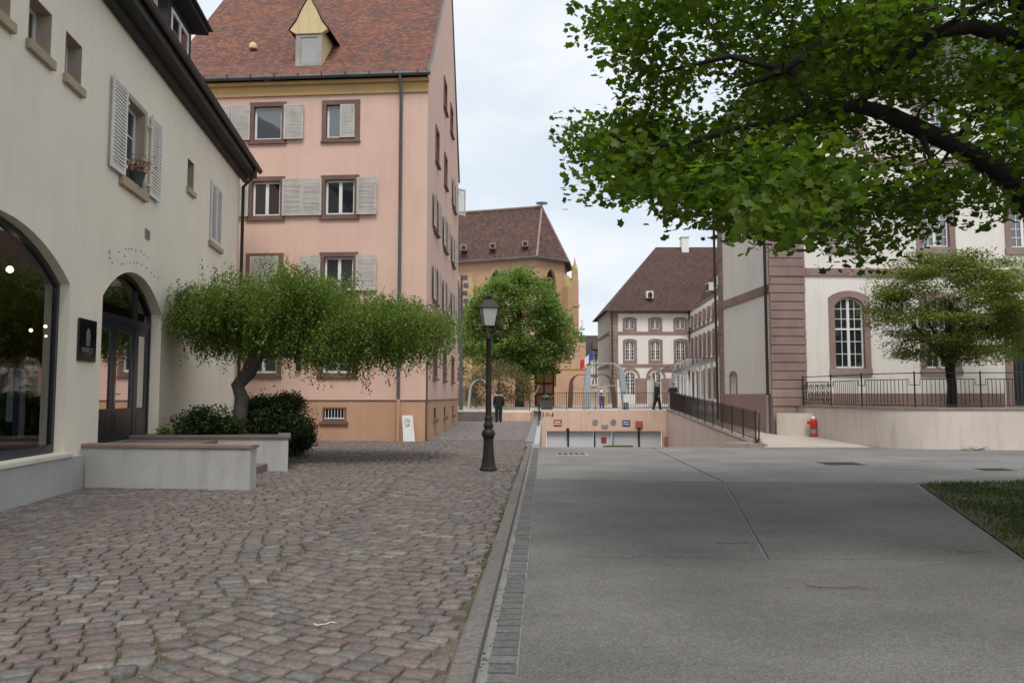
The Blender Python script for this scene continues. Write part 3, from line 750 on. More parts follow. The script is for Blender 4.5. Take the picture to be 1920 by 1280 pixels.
# ================================================================ ramp, garage, terrace
rp = B(); yy = [26.17, 27.5, 30, 38, 44, 46]; zz = [-.08, -.16, -.44, -1.55, -2.45, -2.6]
for i in range(5): rp.quad((xL(yy[i]), yy[i], zz[i]), (xR(yy[i]), yy[i], zz[i]), (xR(yy[i + 1]), yy[i + 1], zz[i + 1]), (xL(yy[i + 1]), yy[i + 1], zz[i + 1]))
struct(rp.obj('ramp', 'asphalt_ramp'), 'ramp sinking from the driveway to the garage doors', 'ramp')
wk = lambda y: -.08 + .83 * max(0, min(1, (y - 26.2) / 19.8))
e = empty('ramp_wall', (xR(36), 36, 0), 'pale pink rendered retaining wall sloping along the right side of the ramp', 'wall')
mb = B(); ys = [26.2, 30, 36, 42, 46]
for i in range(4):
    a, b = ys[i], ys[i + 1]; mb.hexa([(xR(a), a, -2.9), (xR(a) + .3, a, -2.9), (xR(b) + .3, b, -2.9), (xR(b), b, -2.9), (xR(a), a, wk(a) + .03), (xR(a) + .3, a, wk(a) + .03), (xR(b) + .3, b, wk(b) + .03), (xR(b), b, wk(b) + .03)])
mb.obj('wall', 'garage_wall', e)
mb = B()
for i in range(4):
    a, b = ys[i], ys[i + 1]; mb.hexa([(xR(a) - .04, a, wk(a) + .033), (xR(a) + .34, a, wk(a) + .033), (xR(b) + .34, b, wk(b) + .033), (xR(b) - .04, b, wk(b) + .033), (xR(a) - .04, a, wk(a) + .09), (xR(a) + .34, a, wk(a) + .09), (xR(b) + .34, b, wk(b) + .09), (xR(b) - .04, b, wk(b) + .09)])
mb.obj('coping', 'sandstone_grey', e)
e = empty('ramp_wall', (xL(36), 36, 0), 'stained grey retaining wall and kerb along the left side of the ramp', 'wall')
mb = B(); zt = lambda y: .03 + .2 * max(0, min(1, (y - 29) / 13))
ys = [26.2, 29, 36, 42.5, 46]
for i in range(4):
    a, b = ys[i], ys[i + 1]; mb.hexa([(xL(a) - .45, a, -2.9), (xL(a), a, -2.9), (xL(b), b, -2.9), (xL(b) - .45, b, -2.9), (xL(a) - .45, a, zt(a)), (xL(a), a, zt(a)), (xL(b), b, zt(b)), (xL(b) - .45, b, zt(b))])
mb.obj('wall', 'planter_grey', e)
mb = B()
for i in range(4):
    a, b = ys[i], ys[i + 1]; mb.hexa([(xL(a) - .46, a, zt(a) + .003), (xL(a) - .2, a, zt(a) + .003), (xL(b) - .2, b, zt(b) + .003), (xL(b) - .46, b, zt(b) + .003), (xL(a) - .46, a, zt(a) + .08), (xL(a) - .2, a, zt(a) + .08), (xL(b) - .2, b, zt(b) + .08), (xL(b) - .46, b, zt(b) + .08)])
mb.obj('kerb_coping', 'mortar', e)
# walkway beside the ramp
mb = B(); ys = [26.18, 31, 38, 46.1]
for i in range(3):
    a, b = ys[i], ys[i + 1]; mb.quad((xR(a) + .28, a, wk(a)), (11.9 if a < 35 else 22, a, wk(a)), (11.9 if b < 35 else 22, b, wk(b)), (xR(b) + .28, b, wk(b)))
struct(mb.obj('walkway', 'path_gravel'), 'pale pinkish walkway rising beside the ramp railing', 'path')
TZ = .75
tb = B(); tb.box(xL(46) - .5, 60, 46.22, 150, .25, TZ); tb.box(-60, xL(46) - .5, 45.2, 150, -.3, TZ)
struct(tb.obj('terrace', 'terrace_floor'), 'raised terrace square in front of the church', 'terrace')
cp = empty('terrace_edge', (5, 46, TZ), 'cream stone edge along the top of the garage wall', 'coping')
for i in range(8): B().box(1.3 + i * .98, 2.27 + i * .98, 46.02, 46.45, TZ - .01, TZ + .07).obj('coping_stone', 'cream_stone', cp)
cp = empty('terrace_edge', (-2, 45.1, TZ), 'cream stone edge above the dark steps at the lane end', 'coping')
for i in range(7): B().box(-6 + i * 1.02, -5 + i * 1.02, 45.05, 45.5, TZ - .08, TZ + .03).obj('coping_stone', 'cream_stone', cp)
st = empty('terrace_steps', (-2.6, 44.8, .2), 'dark stone steps at the end of the lane', 'steps')
for i in range(3): B().box(-8, -.75, 44.35 + i * .28, 45.19, .12 + .17 * i, .37 + .17 * i).obj('step', 'coping', st)
B().box(-.72, 1.05, 44.7, 45.19, .1, .66).obj('wall', 'garage_render', tag(empty('cheek_wall', (.2, 45, .2), 'short orange pink wall between the steps and the ramp railing', 'wall')))

# garage front
ga = empty('garage_front', (5.4, 46, -2.6), 'orange pink garage front below the terrace with pale metal doors', 'garage')
GW = W((xL(46), 46.0), (1, 0)); GL = xR(46) - xL(46)
s_ = lambda px: (px - 960) / 1470 * 45.95 - xL(46)
facade('wall', GW, rect(0, GL, -2.75, TZ - .01), [rect(s_(1024), s_(1241), -2.62, -.42)], .3, ['garage_render', 'garage_render'], ga)
def gdoor(a, b, name='garage_door'):
    mb = B(); mb.wbox(GW, a, b, -2.6, -.42, -.3, -.26)
    k = max(3, int((b - a) / .2))
    for i in range(k): q = a + (b - a) * (i + .5) / k; mb.wbox(GW, q - .045, q + .045, -2.58, -.44, -.259, -.243)
    return mb.obj(name, 'garage_door', ga)
gdoor(s_(1025), s_(1064)); gdoor(s_(1066.5), s_(1113)); gdoor(s_(1151), s_(1197)); gdoor(s_(1199.5), s_(1240))
pd = gdoor(s_(1117), s_(1147), 'pass_door')
B().wbox(GW, s_(1127), s_(1137), -1.12, -.78, -.24, -.225).obj('sign_plate', 'red_sign', pd)
for px, m in ((1065.2, 'iron'), (1115, 'iron'), (1149, 'metal_grey'), (1198, 'iron')): B().wbox(GW, s_(px) - .05, s_(px) + .05, -2.6, -.421, -.27, -.2).obj('door_post', m, ga)
# wall lamp, beacon, signs
for px, pz in ((1064, -.33), ): B().lathe(GW.p(s_(px), pz, .1), [(.02, -.1), (.09, -.06), (.1, .04), (.03, .1)], 10).obj('lamp', 'iron_brown', ga, smooth=True)
def sign(px0, px1, z0, z1, mat, label, bars=()):
    e = empty('wall_sign', GW.p((s_(px0) + s_(px1)) / 2, z0, .0), label, 'sign')
    B().wbox(GW, s_(px0), s_(px1), z0, z1, .005, .03).obj('plate', mat, e)
    for (a, b, c, d) in bars:
        l = s_(px1) - s_(px0); hh = z1 - z0; nseg = 5
        for q in range(nseg):
            u0 = a + (b - a) * q / nseg; u1 = u0 + (b - a) / nseg * .72; B().wbox(GW, s_(px0) + l * u0, s_(px0) + l * u1, z0 + hh * c, z0 + hh * d, .03, .034).obj('lettering', 'white_ink', e)
    return e
sign(1038, 1053, -.13, .24, 'red_sign', 'red sign with white lettering on garage front', [(.12, .85, .56, .78), (.06, .95, .24, .42)])
sign(1166, 1180.5, -.14, .22, 'blue_sign', 'blue sign with white lettering on garage front', [(.14, .82, .58, .76), (.14, .9, .26, .42)])
sign(1127, 1139, -.27, -.06, 'metal_grey', 'small blank grey plate between two round grey discs')
for px, lab in ((1115.5, 'round grey disc on garage front nearer the red sign'), (1149.5, 'round grey disc on garage front nearer the blue sign')):
    e = empty('round_sign', GW.p(s_(px), -.05, 0), lab, 'sign'); mb = B(); c = [(s_(px) + .17 * math.cos(t), .1 + .17 * math.sin(t)) for t in np.linspace(0, 6.283, 21)[:-1]]; ring(mb, GW, c, [(a * .98 + s_(px) * .02, b * .98 + .002) for a, b in c], .003, .03); plate(mb, GW, c, .028); mb.obj('disc', 'metal_grey', e)
e = empty('alarm_box', GW.p(s_(1197), -.3, 0), 'faded red box with a lamp bracket below, on garage front', 'box')
B().wbox(GW, s_(1191), s_(1204), -.19, .17, .005, .12).obj('housing', 'faded_red', e, bevel=.01); B().lathe(GW.p(s_(1197), -.3, .1), [(.02, -.1), (.08, -.06), (.09, .05), (.03, .1)], 10).obj('lamp', 'iron_brown', e)
B().wbox(GW, s_(1243), s_(1249.5), -1.6, -.75, .01, .14).obj('cabinet', 'terracotta', tag(empty('orange_cabinet', GW.p(s_(1246), -2.6, 0), 'narrow orange cabinet at the right end of the garage doors', 'cabinet')), bevel=.01)
# scrawled graffiti strokes
e = empty('graffiti', GW.p(s_(1024), .4, 0), 'faint dark scrawled graffiti at left top of garage front', 'graffiti'); mb = B()
for pts in ([(1017.5, 781), (1019.5, 775), (1018, 774)], [(1023.5, 780), (1026, 774), (1027, 774)], [(1028, 776), (1030, 778), (1029, 779)], [(1034, 780), (1036.5, 773), (1037, 773)], [(1035, 776), (1037, 777), (1036, 780)]):
    mb.tube([GW.p(s_(a), 1.6 - (b - 743) / 1470 * 45.95, .004) for a, b in pts], .035, 5)
mb.obj('strokes', 'brown_stone', e)

# ================================================================ cream shop building
WL = W((-7.26, 11.25), (-.1327, 1))
lb = empty('shop_building', WL.p(6, 0, 0), 'cream rendered shop building with arched openings and dark overhanging eave', 'building')
arch = arched(-2.6, 2.03, .66, 3.5, 4.22, 16); door = arched(3.45, 7.05, .66, 3.5, 4.2, 16)
w0, w1, w2 = rect(-1.05, -.34, 6.95, 7.70), rect(.2, .95, 6.95, 7.70), rect(1.47, 2.13, 6.95, 7.70)
wsh, slit, wcl = rect(4.25, 5.47, 6.0, 7.70), rect(8.8, 9.4, 7.0, 7.78), rect(11.2, 12.5, 6.08, 7.86)
EZ = 9.12
facade('wall', WL, rect(-14, 15.05, -.1, EZ), [arch, door, w0, w1, w2, wsh, slit, wcl], .22, ['cream', 'cream'], lb)
mb = B(); a, b, c_, d_ = WL.p(-14, 0), WL.p(15.05, 0), WL.p(15.05, 0, -11), WL.p(-14, 0, -11)
for p, q in ((b, c_), (c_, d_), (d_, a)): mb.quad(p + Vector((0, 0, -.1)), q + Vector((0, 0, -.1)), q + Vector((0, 0, EZ)), p + Vector((0, 0, EZ)))
apex = WL.p(15.05, EZ + 6.2, -5.5); mb.poly([b + Vector((0, 0, EZ)), c_ + Vector((0, 0, EZ)), apex]); mb.obj('end_wall', 'cream', lb)
# plinth, ledge
B().wbox(WL, -14, 2.62, -.1, .58, 0, .10).obj('plinth', 'plinth_grey', lb); B().wbox(WL, -2.75, 2.10, .583, .655, -.2, .13).obj('window_ledge', 'cream_stone', lb, bevel=.01)
# deeper reveals for the small openings
def deep(poly, d, mat='reveal_stone'):
    mb = B(); k = len(poly); mb.add([WL.p(s, z, .004) for s, z in poly] + [WL.p(s, z, -d) for s, z in poly], [(i, (i + 1) % k, k + (i + 1) % k, k + i) for i in range(k)])
    return mb
def sill(parent, w, s0, s1, z0, z1, n, mat): return B().wbox(w, s0, s1, z0, z1, -.15, n).obj('sill', mat, parent, bevel=.008)
for q in (w0, w1, w2):
    i_ = inset(q, .012); o = window(lb, WL, i_, -.26, .05, 1, 1, pane='pane')
    ring(B(), WL, q, i_, -.34, .004).obj('reveal', 'reveal_stone', o); sill(o, WL, q[0][0] - .06, q[1][0] + .06, 6.80, 6.952, .08, 'sand_sill')
i_ = inset(wsh, .012); o = window(lb, WL, i_, -.22, .07, 2, 3, mull=.08, pane='pane_old')
ring(B(), WL, wsh, i_, -.32, .004).obj('reveal', 'reveal_stone', o); ring(B(), WL, rect(4.13, 5.6, 5.9, 7.80), wsh, -.02, .012).obj('surround', 'reveal_stone', o)
B().wbox(WL, 4.06, 5.62, 5.80, 6.002, -.1, .09).obj('sill', 'sand_sill', o, bevel=.01)
shutter(lb, WL, 3.44, 4.20, 5.98, 7.78, .05, 'shutter_white', 23, True, label='white louvred shutter folded back left of the flower pot')
shutter(lb, WL, 5.72, 6.46, 6.0, 7.80, .05, 'shutter_white', 23, True, label='white louvred shutter folded back right of the flower pot')
for s, z in ((4.22, 6.2), (4.22, 7.5), (5.66, 6.2), (5.66, 7.5)): B().wbox(WL, s - .05, s + .05, z - .03, z + .03, 0, .09).obj('hinge', 'shutter_white', lb)
i_ = inset(slit, .012); o = window(lb, WL, i_, -.3, .05, 1, 1); ring(B(), WL, slit, i_, -.36, .004).obj('reveal', 'reveal_stone', o); sill(o, WL, 8.74, 9.46, 6.86, 7.002, .08, 'sand_sill')
o = window(lb, WL, inset(wcl, .02), -.16, .06, 2, 1, mull=.06); B().wbox(WL, 11.08, 12.62, 5.93, 6.079, -.1, .09).obj('sill', 'sand_sill', o, bevel=.01)
shutter(lb, WL, 11.21, 11.84, 6.09, 7.85, .012, 'shutter_white', 22, True, label='left half of the closed louvred shutters'); shutter(lb, WL, 11.86, 12.49, 6.09, 7.85, .012, 'shutter_white', 22, True, label='right half of the closed louvred shutters')
B().wbox(WL, 5.68, 5.98, 5.04, 5.26, 0, .02).obj('vent', 'metal_grey', lb)
for i in range(4): B().wbox(WL, 5.70, 5.96, 5.07 + .045 * i, 5.09 + .045 * i, .02, .03).obj('vent_slat', 'zinc', lb)
mb = B()
for (px, py) in ((197, 469), (197, 473), (198, 482), (203, 491), (215, 470), (228, 465), (234, 465), (239, 465), (247, 468), (256, 469), (263, 475), (271, 481), (226, 478), (224, 493), (237, 491), (244, 491), (250, 491), (259, 495), (268, 501), (278, 510), (284, 517), (219, 494), (291, 520)):
    dx, dz = (px - 960) / 1470, (743 - py) / 1470; nn = (WL.n[0], WL.n[1]); t = (WL.o[0] * nn[0] + WL.o[1] * nn[1]) / (dx * nn[0] + nn[1])
    x_, y_ = dx * t, t; s = (x_ - WL.o[0]) * WL.d[0] + (y_ - WL.o[1]) * WL.d[1]; mb.wbox(WL, s - .022, s + .022, 1.6 + dz * t - .018, 1.6 + dz * t + .018, 0, .006)
mb.obj('fixing_mark', 'sandstone_grey', lb, kind='stuff')
# eave, gutter, roof, dormer
B().wbox(WL, -14, 15.55, EZ, EZ + .05, -.05, .46).obj('soffit', 'dark_wood', lb); B().wbox(WL, -14, 15.55, EZ - .16, EZ - .003, .02, .16).obj('eave_beam', 'dark_wood', lb)
mb = B()
for k in range(28): s = -13.5 + k * 1.06; mb.wbox(WL, s, s + .1, EZ - .12, EZ - .002, .165, .44)
B().wbox(WL, -14, 15.6, EZ + .0505, EZ + .3, .42, .455).obj('fascia', 'dark_wood', lb)
gm = B(); sec = [(.46 + .085 + .085 * math.cos(t), EZ + .30 + .11 * math.sin(t)) for t in np.linspace(math.pi, 2 * math.pi, 8)]
for i in range(7): gm.quad(WL.p(-14, sec[i][1], sec[i][0]), WL.p(15.65, sec[i][1], sec[i][0]), WL.p(15.65, sec[i + 1][1], sec[i + 1][0]), WL.p(-14, sec[i + 1][1], sec[i + 1][0]))
gm.poly([WL.p(15.65, z, n) for n, z in sec]); gm.tube([WL.p(-14, EZ + .30, .63), WL.p(15.65, EZ + .30, .63)], .012, 6); gm.obj('gutter', 'gutter_dark', lb)
mb = B(); roof_quad(mb, WL.p(-14, EZ + .31, .52), WL.p(15.6, EZ + .31, .52), WL.p(15.6, EZ + 6.4, -5.5), WL.p(-14, EZ + 6.4, -5.5)); roof_quad(mb, WL.p(15.6, EZ + .2, -11.8), WL.p(-14, EZ + .2, -11.8), WL.p(-14, EZ + 6.4, -5.5), WL.p(15.6, EZ + 6.4, -5.5)); mb.obj('roof', 'tiles_dark', lb)
B().tube([WL.p(15.0, EZ + .2, .52), WL.p(15.0, EZ - .15, .4), WL.p(15.0, EZ - .45, .13), WL.p(15.0, 0, .13)], .055, 8).obj('downpipe', 'gutter_dark', lb, smooth=True)
# dormer on the slope near the far end
DS0, DS1, DN, DZ0, DZ1 = 6.72, 8.66, .0, EZ + .72, EZ + 1.95
dm = B().wbox(WL, DS0, DS1, DZ0, DZ1, -2.2, DN).obj('dormer', 'cream', lb)
for s in (DS0 + .0, DS1 - .22): B().wbox(WL, s - .02, s + .24, DZ0 - .1, DZ1 + .02, DN - .2, DN + .03).obj('post', 'dark_wood', dm)
B().wbox(WL, DS0 + .22, DS1 - .22, DZ1 - .18, DZ1 + .02, DN - .1, DN + .03).obj('lintel', 'dark_wood', dm); B().wbox(WL, DS0 + .22, DS1 - .22, DZ0 - .1, DZ0 + .12, DN - .1, DN + .05).obj('ledge', 'zinc', dm)
ring(B(), WL, rect(DS0 + .24, DS1 - .24, DZ0 + .12, DZ1 - .18), rect(DS0 + .34, DS1 - .34, DZ0 + .22, DZ1 - .28), DN, DN + .045).wbox(WL, (DS0 + DS1) / 2 - .05, (DS0 + DS1) / 2 + .05, DZ0 + .22, DZ1 - .28, DN, DN + .045).obj('window_frame', 'white_paint', dm)
B().wbox(WL, DS0 + .3, DS1 - .3, DZ0 + .2, DZ1 - .25, DN - .02, DN + .02).obj('pane', 'pane', dm)
mb = B(); mb.wbox(WL, DS0 - .35, DS1 + .2, DZ1 + .02, DZ1 + .12, -3.0, DN + .42); mb.obj('dormer_eave', 'dark_wood', dm)
mb = B(); roof_quad(mb, WL.p(DS0 - .4, DZ1 + .13, DN + .47), WL.p(DS1 + .25, DZ1 + .13, DN + .47), WL.p(DS1 + .25, DZ1 + 1.3, -3.2), WL.p(DS0 - .4, DZ1 + 1.3, -3.2)); mb.obj('dormer_roof', 'tiles_dark', dm)
for i in range(19): s = DS0 - .4 + i * (DS1 - DS0 + .65) / 19; B().wbox(WL, s + .01, s + .12, DZ1 + .13, DZ1 + .17, DN + .3, DN + .52).obj('eave_tile', 'dark_wood', dm)
# shop window: frame, glass, room behind with lamps and stock
o = ring(B(), WL, inset(arch, .01), inset(arch, .10), -.24, -.16).wbox(WL, -2.55, 1.95, .66, .80, -.235, -.14).wbox(WL, -.36, -.28, .8, 4.1, -.22, -.17).obj('shop_window', 'navy', lb)
plate(B(), WL, inset(arch, .05), -.2).obj('pane', 'shop_glass', o)
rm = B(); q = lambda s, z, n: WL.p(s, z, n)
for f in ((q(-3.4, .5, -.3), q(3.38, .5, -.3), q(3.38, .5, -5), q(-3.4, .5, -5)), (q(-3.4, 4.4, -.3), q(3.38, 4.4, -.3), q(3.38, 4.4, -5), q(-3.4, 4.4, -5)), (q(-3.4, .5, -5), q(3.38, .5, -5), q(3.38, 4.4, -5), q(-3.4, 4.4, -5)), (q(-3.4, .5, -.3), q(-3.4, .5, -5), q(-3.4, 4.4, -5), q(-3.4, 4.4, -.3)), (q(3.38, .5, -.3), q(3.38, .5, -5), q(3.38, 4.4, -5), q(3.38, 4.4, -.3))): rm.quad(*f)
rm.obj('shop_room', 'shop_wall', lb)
for s, z, n, r in ((1.25, 3.62, -.6, .055), (2.15, 2.72, -.65, .03), (2.75, 2.84, -.68, .03), (3.1, 2.9, -.65, .03), (2.95, 2.68, -.75, .022)):
    e = empty('pendant_lamp', WL.p(s, z, n), 'large glowing bulb hanging inside the shop window' if r > .05 else 'small glowing spot lamp deep inside the shop', 'lamp', None if r > .05 else 'spot lamps inside the shop')
    B().lathe(WL.p(s, z, n), [(.3 * r, -r), (.9 * r, -.5 * r), (r, 0), (.7 * r, .7 * r), (.3 * r, r)], 10).obj('bulb', 'bulb', e, smooth=True); B().tube([WL.p(s, z + r, n), WL.p(s, 4.4, n)], .008, 5).obj('cord', 'dark_wood', e); B().lathe(WL.p(s, z + r * .9, n), [(.4 * r, 0), (.5 * r, .6 * r), (.2 * r, 1.2 * r)], 8).obj('socket', 'dark_wood', e)
e = empty('clothes_rail', WL.p(2.2, .5, -.8), 'rail of pale and dark garments inside the shop window', 'clothes rail')
B().tube([WL.p(1.2, .5, -.8), WL.p(1.2, 2.1, -.8), WL.p(3.2, 2.1, -.8), WL.p(3.2, .5, -.8)], .02, 6).obj('rail', 'iron', e)
for i, m in enumerate(('cloth_white', 'cloth_blue', 'pale_flower', 'cloth_navy', 'cloth_white', 'cloth_black', 'cloth_blue', 'ochre', 'cloth_white')):
    s = 1.35 + i * .21; h = random.uniform(.75, 1.1); mb = B(); pr = [(s - .05, 2.03), (s - .07, 1.9), (s - .09, 2.0 - h), (s + .09, 2.0 - h), (s + .07, 1.9), (s + .05, 2.03)]
    mb.add([WL.p(a_, b_, -.8 - .24) for a_, b_ in pr] + [WL.p(a_, b_ + .0, -.8 + .24) for a_, b_ in pr], [(0, 1, 2, 3, 4, 5), (11, 10, 9, 8, 7, 6)] + [(k, (k + 1) % 6, 6 + (k + 1) % 6, 6 + k) for k in range(6)]); mb.obj('garment', m, e, bevel=.02)
e = empty('display_table', WL.p(-1.0, .5, -1.0), 'low wooden display table with folded cloth inside the shop', 'table')
B().wbox(WL, -1.9, -.2, 1.18, 1.23, -1.5, -.7).obj('top', 'sand_sill', e)
for s, n in ((-1.85, -1.45), (-.25, -1.45), (-1.85, -.75), (-.25, -.75)): B().wbox(WL, s - .03, s + .03, .5, 1.18, n - .03, n + .03).obj('leg', 'dark_wood', e)
for i in range(4): B().wbox(WL, -1.7 + i * .36, -1.42 + i * .36, 1.23, 1.33 + .05 * (i % 3), -1.3, -.95).obj('folded_cloth', ('cloth_white', 'cloth_blue', 'ochre', 'cloth_white')[i], e, bevel=.015)
# entrance: navy frame, two leaves, sidelight, fanlight
NF = -.27
o = ring(B(), WL, inset(door, .01), inset(door, .10), NF - .05, NF + .05).wbox(WL, 3.5, 7.0, 3.12, 3.27, NF - .05, NF + .045).wbox(WL, 6.0, 6.12, .68, 3.9, NF - .045, NF + .04).obj('entrance_frame', 'navy', lb)
plate(B(), WL, [p for p in inset(door, .06) if p[1] > 3][0:] , NF - .01).obj('fanlight', 'shop_glass', o)
ring(B(), WL, door, inset(door, .011), NF - .1, .003).obj('reveal', 'cream', o)
def leaf(s0, s1, name):
    d = ring(B(), WL, rect(s0, s1, .69, 3.12), rect(s0 + .16, s1 - .16, 1.35, 2.95), NF - .03, NF + .03).wbox(WL, s0 + .14, s1 - .14, .83, 1.25, NF + .02, NF + .036).obj(name, 'navy', lb)
    B().wbox(WL, s0 + .15, s1 - .15, 1.34, 2.96, NF - .006, NF + .006).obj('pane', 'shop_glass', d); return d
leaf(3.56, 4.80, 'door_leaf'); d = leaf(4.82, 6.0, 'door_leaf'); leaf(6.12, 6.96, 'sidelight')
B().tube([WL.p(4.9, 1.65, NF + .03), WL.p(4.9, 1.65, NF + .1), WL.p(5.05, 1.65, NF + .1)], .012, 6).wbox(WL, 4.87, 4.93, 1.5, 1.85, NF + .03, NF + .04).obj('handle', 'metal_grey', d)
B().wbox(WL, 3.45, 7.05, .6, .685, -.6, .04).obj('threshold', 'coping', lb)
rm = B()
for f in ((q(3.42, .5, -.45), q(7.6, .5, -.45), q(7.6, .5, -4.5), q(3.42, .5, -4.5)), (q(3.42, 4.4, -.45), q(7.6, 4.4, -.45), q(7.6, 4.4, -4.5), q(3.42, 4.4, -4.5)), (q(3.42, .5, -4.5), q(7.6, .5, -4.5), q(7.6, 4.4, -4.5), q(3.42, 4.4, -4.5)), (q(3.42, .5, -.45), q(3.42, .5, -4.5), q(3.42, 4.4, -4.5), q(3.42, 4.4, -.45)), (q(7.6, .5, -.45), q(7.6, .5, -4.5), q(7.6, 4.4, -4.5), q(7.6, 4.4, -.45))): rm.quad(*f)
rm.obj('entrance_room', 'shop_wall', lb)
e = empty('strip_light', WL.p(5.2, 3.5, -1.2), 'lit white strip light behind the entrance fanlight', 'lamp'); B().wbox(WL, 4.9, 5.6, 3.5, 3.55, -1.25, -1.18).obj('tube', 'tube_light', e); B().wbox(WL, 4.88, 5.62, 3.551, 3.6, -1.28, -1.15).obj('housing', 'white_paint', e); B().tube([WL.p(5.25, 3.6, -1.2), WL.p(5.25, 4.4, -1.2)], .01, 5).obj('rod', 'iron', e)
# sign beside the door
e = empty('shop_sign', WL.p(2.75, 2.2, 0), 'black glossy sign with silver emblem and lettering beside the shop door', 'sign')
B().wbox(WL, 2.38, 3.14, 2.22, 2.97, .01, .04).obj('board', 'sign_black', e, bevel=.004)
mb = B(); em = [(2.76 + .095 * (1 if t < .6 else 1.15) * math.cos(u) * (1 if math.sin(u) > -.2 else .95), 2.68 + .13 * math.sin(u)) for u, t in zip(np.linspace(0, 6.283, 19)[:-1], np.linspace(0, 1, 18))]
plate(mb, WL, em, .043); mb.wbox(WL, 2.68, 2.71, 2.50, 2.57, .041, .044); mb.wbox(WL, 2.745, 2.775, 2.48, 2.57, .041, .044); mb.wbox(WL, 2.81, 2.84, 2.50, 2.57, .041, .044); mb.obj('emblem', 'metal_grey', e)
text_mesh('FUNGST', .13, WL, 2.76, 2.37, .043, 'metal_grey', e); B().wbox(WL, 2.60, 2.92, 2.335, 2.345, .041, .044).obj('underline', 'metal_grey', e)
# flower pot on the sill
e = empty('flower_pot', WL.p(5.05, 6.0, .0), 'dark window pot with dried orange flowers on the stone sill', 'flower pot')
B().lathe(WL.p(5.0, 6.0, .03), [(.10, .0), (.12, .08), (.155, .26), (.165, .27), (.165, .30), (.14, .30)], 12).obj('pot', 'slate_pot', e, smooth=True)
cen = np.array(WL.p(5.05, 6.45, .06)); me, _, _ = leaf_mesh('flowers', cen + RNG.normal(0, 1, (160, 3)) * [.12, .12, .08], .085, 1.0, LEAF_OVAL, 'dry_flower', RNG, .5, .2); tag(link('flowers', me, e), kind='stuff').location = -e.location
me, _, _ = leaf_mesh('blossom', cen + np.array([0, 0, .07]) + RNG.normal(0, 1, (60, 3)) * [.11, .11, .04], .07, 1.0, LEAF_OVAL, 'pale_flower', RNG); tag(link('blossom', me, e), kind='stuff').location = -e.location
# low walls, steps, planter
e = empty('low_wall', (-6, 13.8, 0), 'low grey rendered wall in front of the shop steps', 'wall')
LW = W((-7.75, 14.0), (3.24, -.38)); B().wbox(LW, 0, 3.26, -.06, .70, -.25, 0).obj('wall', 'planter_grey', e); B().wbox(LW, 0, 3.29, .702, .765, -.28, .03).obj('coping', 'coping_red', e, bevel=.008)
e = empty('entrance_steps', (-6, 15.5, 0), 'stone steps and landing up to the navy shop door', 'steps')
for i in range(4): B().box(-8.2, -5.25 - .36 * i, 14.0 + .004 * i, 16.98 - .004 * i, -.06 + .165 * i, .165 * (i + 1)).obj('step' if i < 3 else 'landing', 'coping', e, bevel=.01)
class HZ_:
    def p(self, s, z, n): return Vector((s, z, n))
HZ = HZ_()
pl = empty('planter', (-6.2, 18.4, 0), 'grey rendered planter box with dark coping under the weeping tree', 'planter')
prism([(-8.6, 17.0), (-4.82, 17.0), (-5.78, 20.4), (-9, 20.4)], -.06, .70).obj('wall', 'planter_grey', pl)
ring(B(), HZ, [(-8.62, 16.96), (-4.76, 16.96), (-5.74, 20.44), (-9, 20.44)], [(-8.3, 17.26), (-5.12, 17.26), (-5.98, 20.15), (-8.7, 20.15)], .702, .76).obj('coping', 'coping', pl, bevel=.008); prism([(-8.3, 17.26), (-5.12, 17.26), (-5.98, 20.15), (-8.7, 20.15)], .6, .735).obj('soil', 'soil', pl)

# ================================================================ pink house
PC = (-3.12, 28.4); PF = W(PC, (-1, .075), True); PS = W(PC, (.012, 1)); PL, PD, PE = 10.1, 14.1, 13.3
ph = empty('pink_house', (-7, 34, 0), 'tall pink house with steep red tiled roof and brown stone windows', 'house')
fz = [(11.08, 12.64), (8.18, 9.79), (5.36, 6.90), (2.32, 3.95)]; fs = [(2.55, 4.0), (5.37, 6.79), (8.2, 9.3)]
SW = .17
holes = []; wins = []
for fl, (z0, z1) in enumerate(fz):
    for ci, (s0, s1) in enumerate(fs):
        if ci == 2 and fl: continue
        holes.append(rect(s0 + SW, s1 - SW, z0 + .13, z1 - .17)); wins.append((fl, ci, s0, s1, z0, z1))
cel = rect(2.93, 3.76, .74, 1.18)
facade('wall', PF, rect(0, PL, 1.46, PE), holes, .18, ['pink', 'brown_stone'], ph)
facade('plinth', PF, rect(0, PL, -.1, 1.46), [cel], .25, ['orange_plinth', 'brown_stone'], ph, n0=.03)
B().wbox(PF, -.031, PL, 1.43, 1.475, .0, .05).obj('plinth_moulding', 'brown_stone', ph)
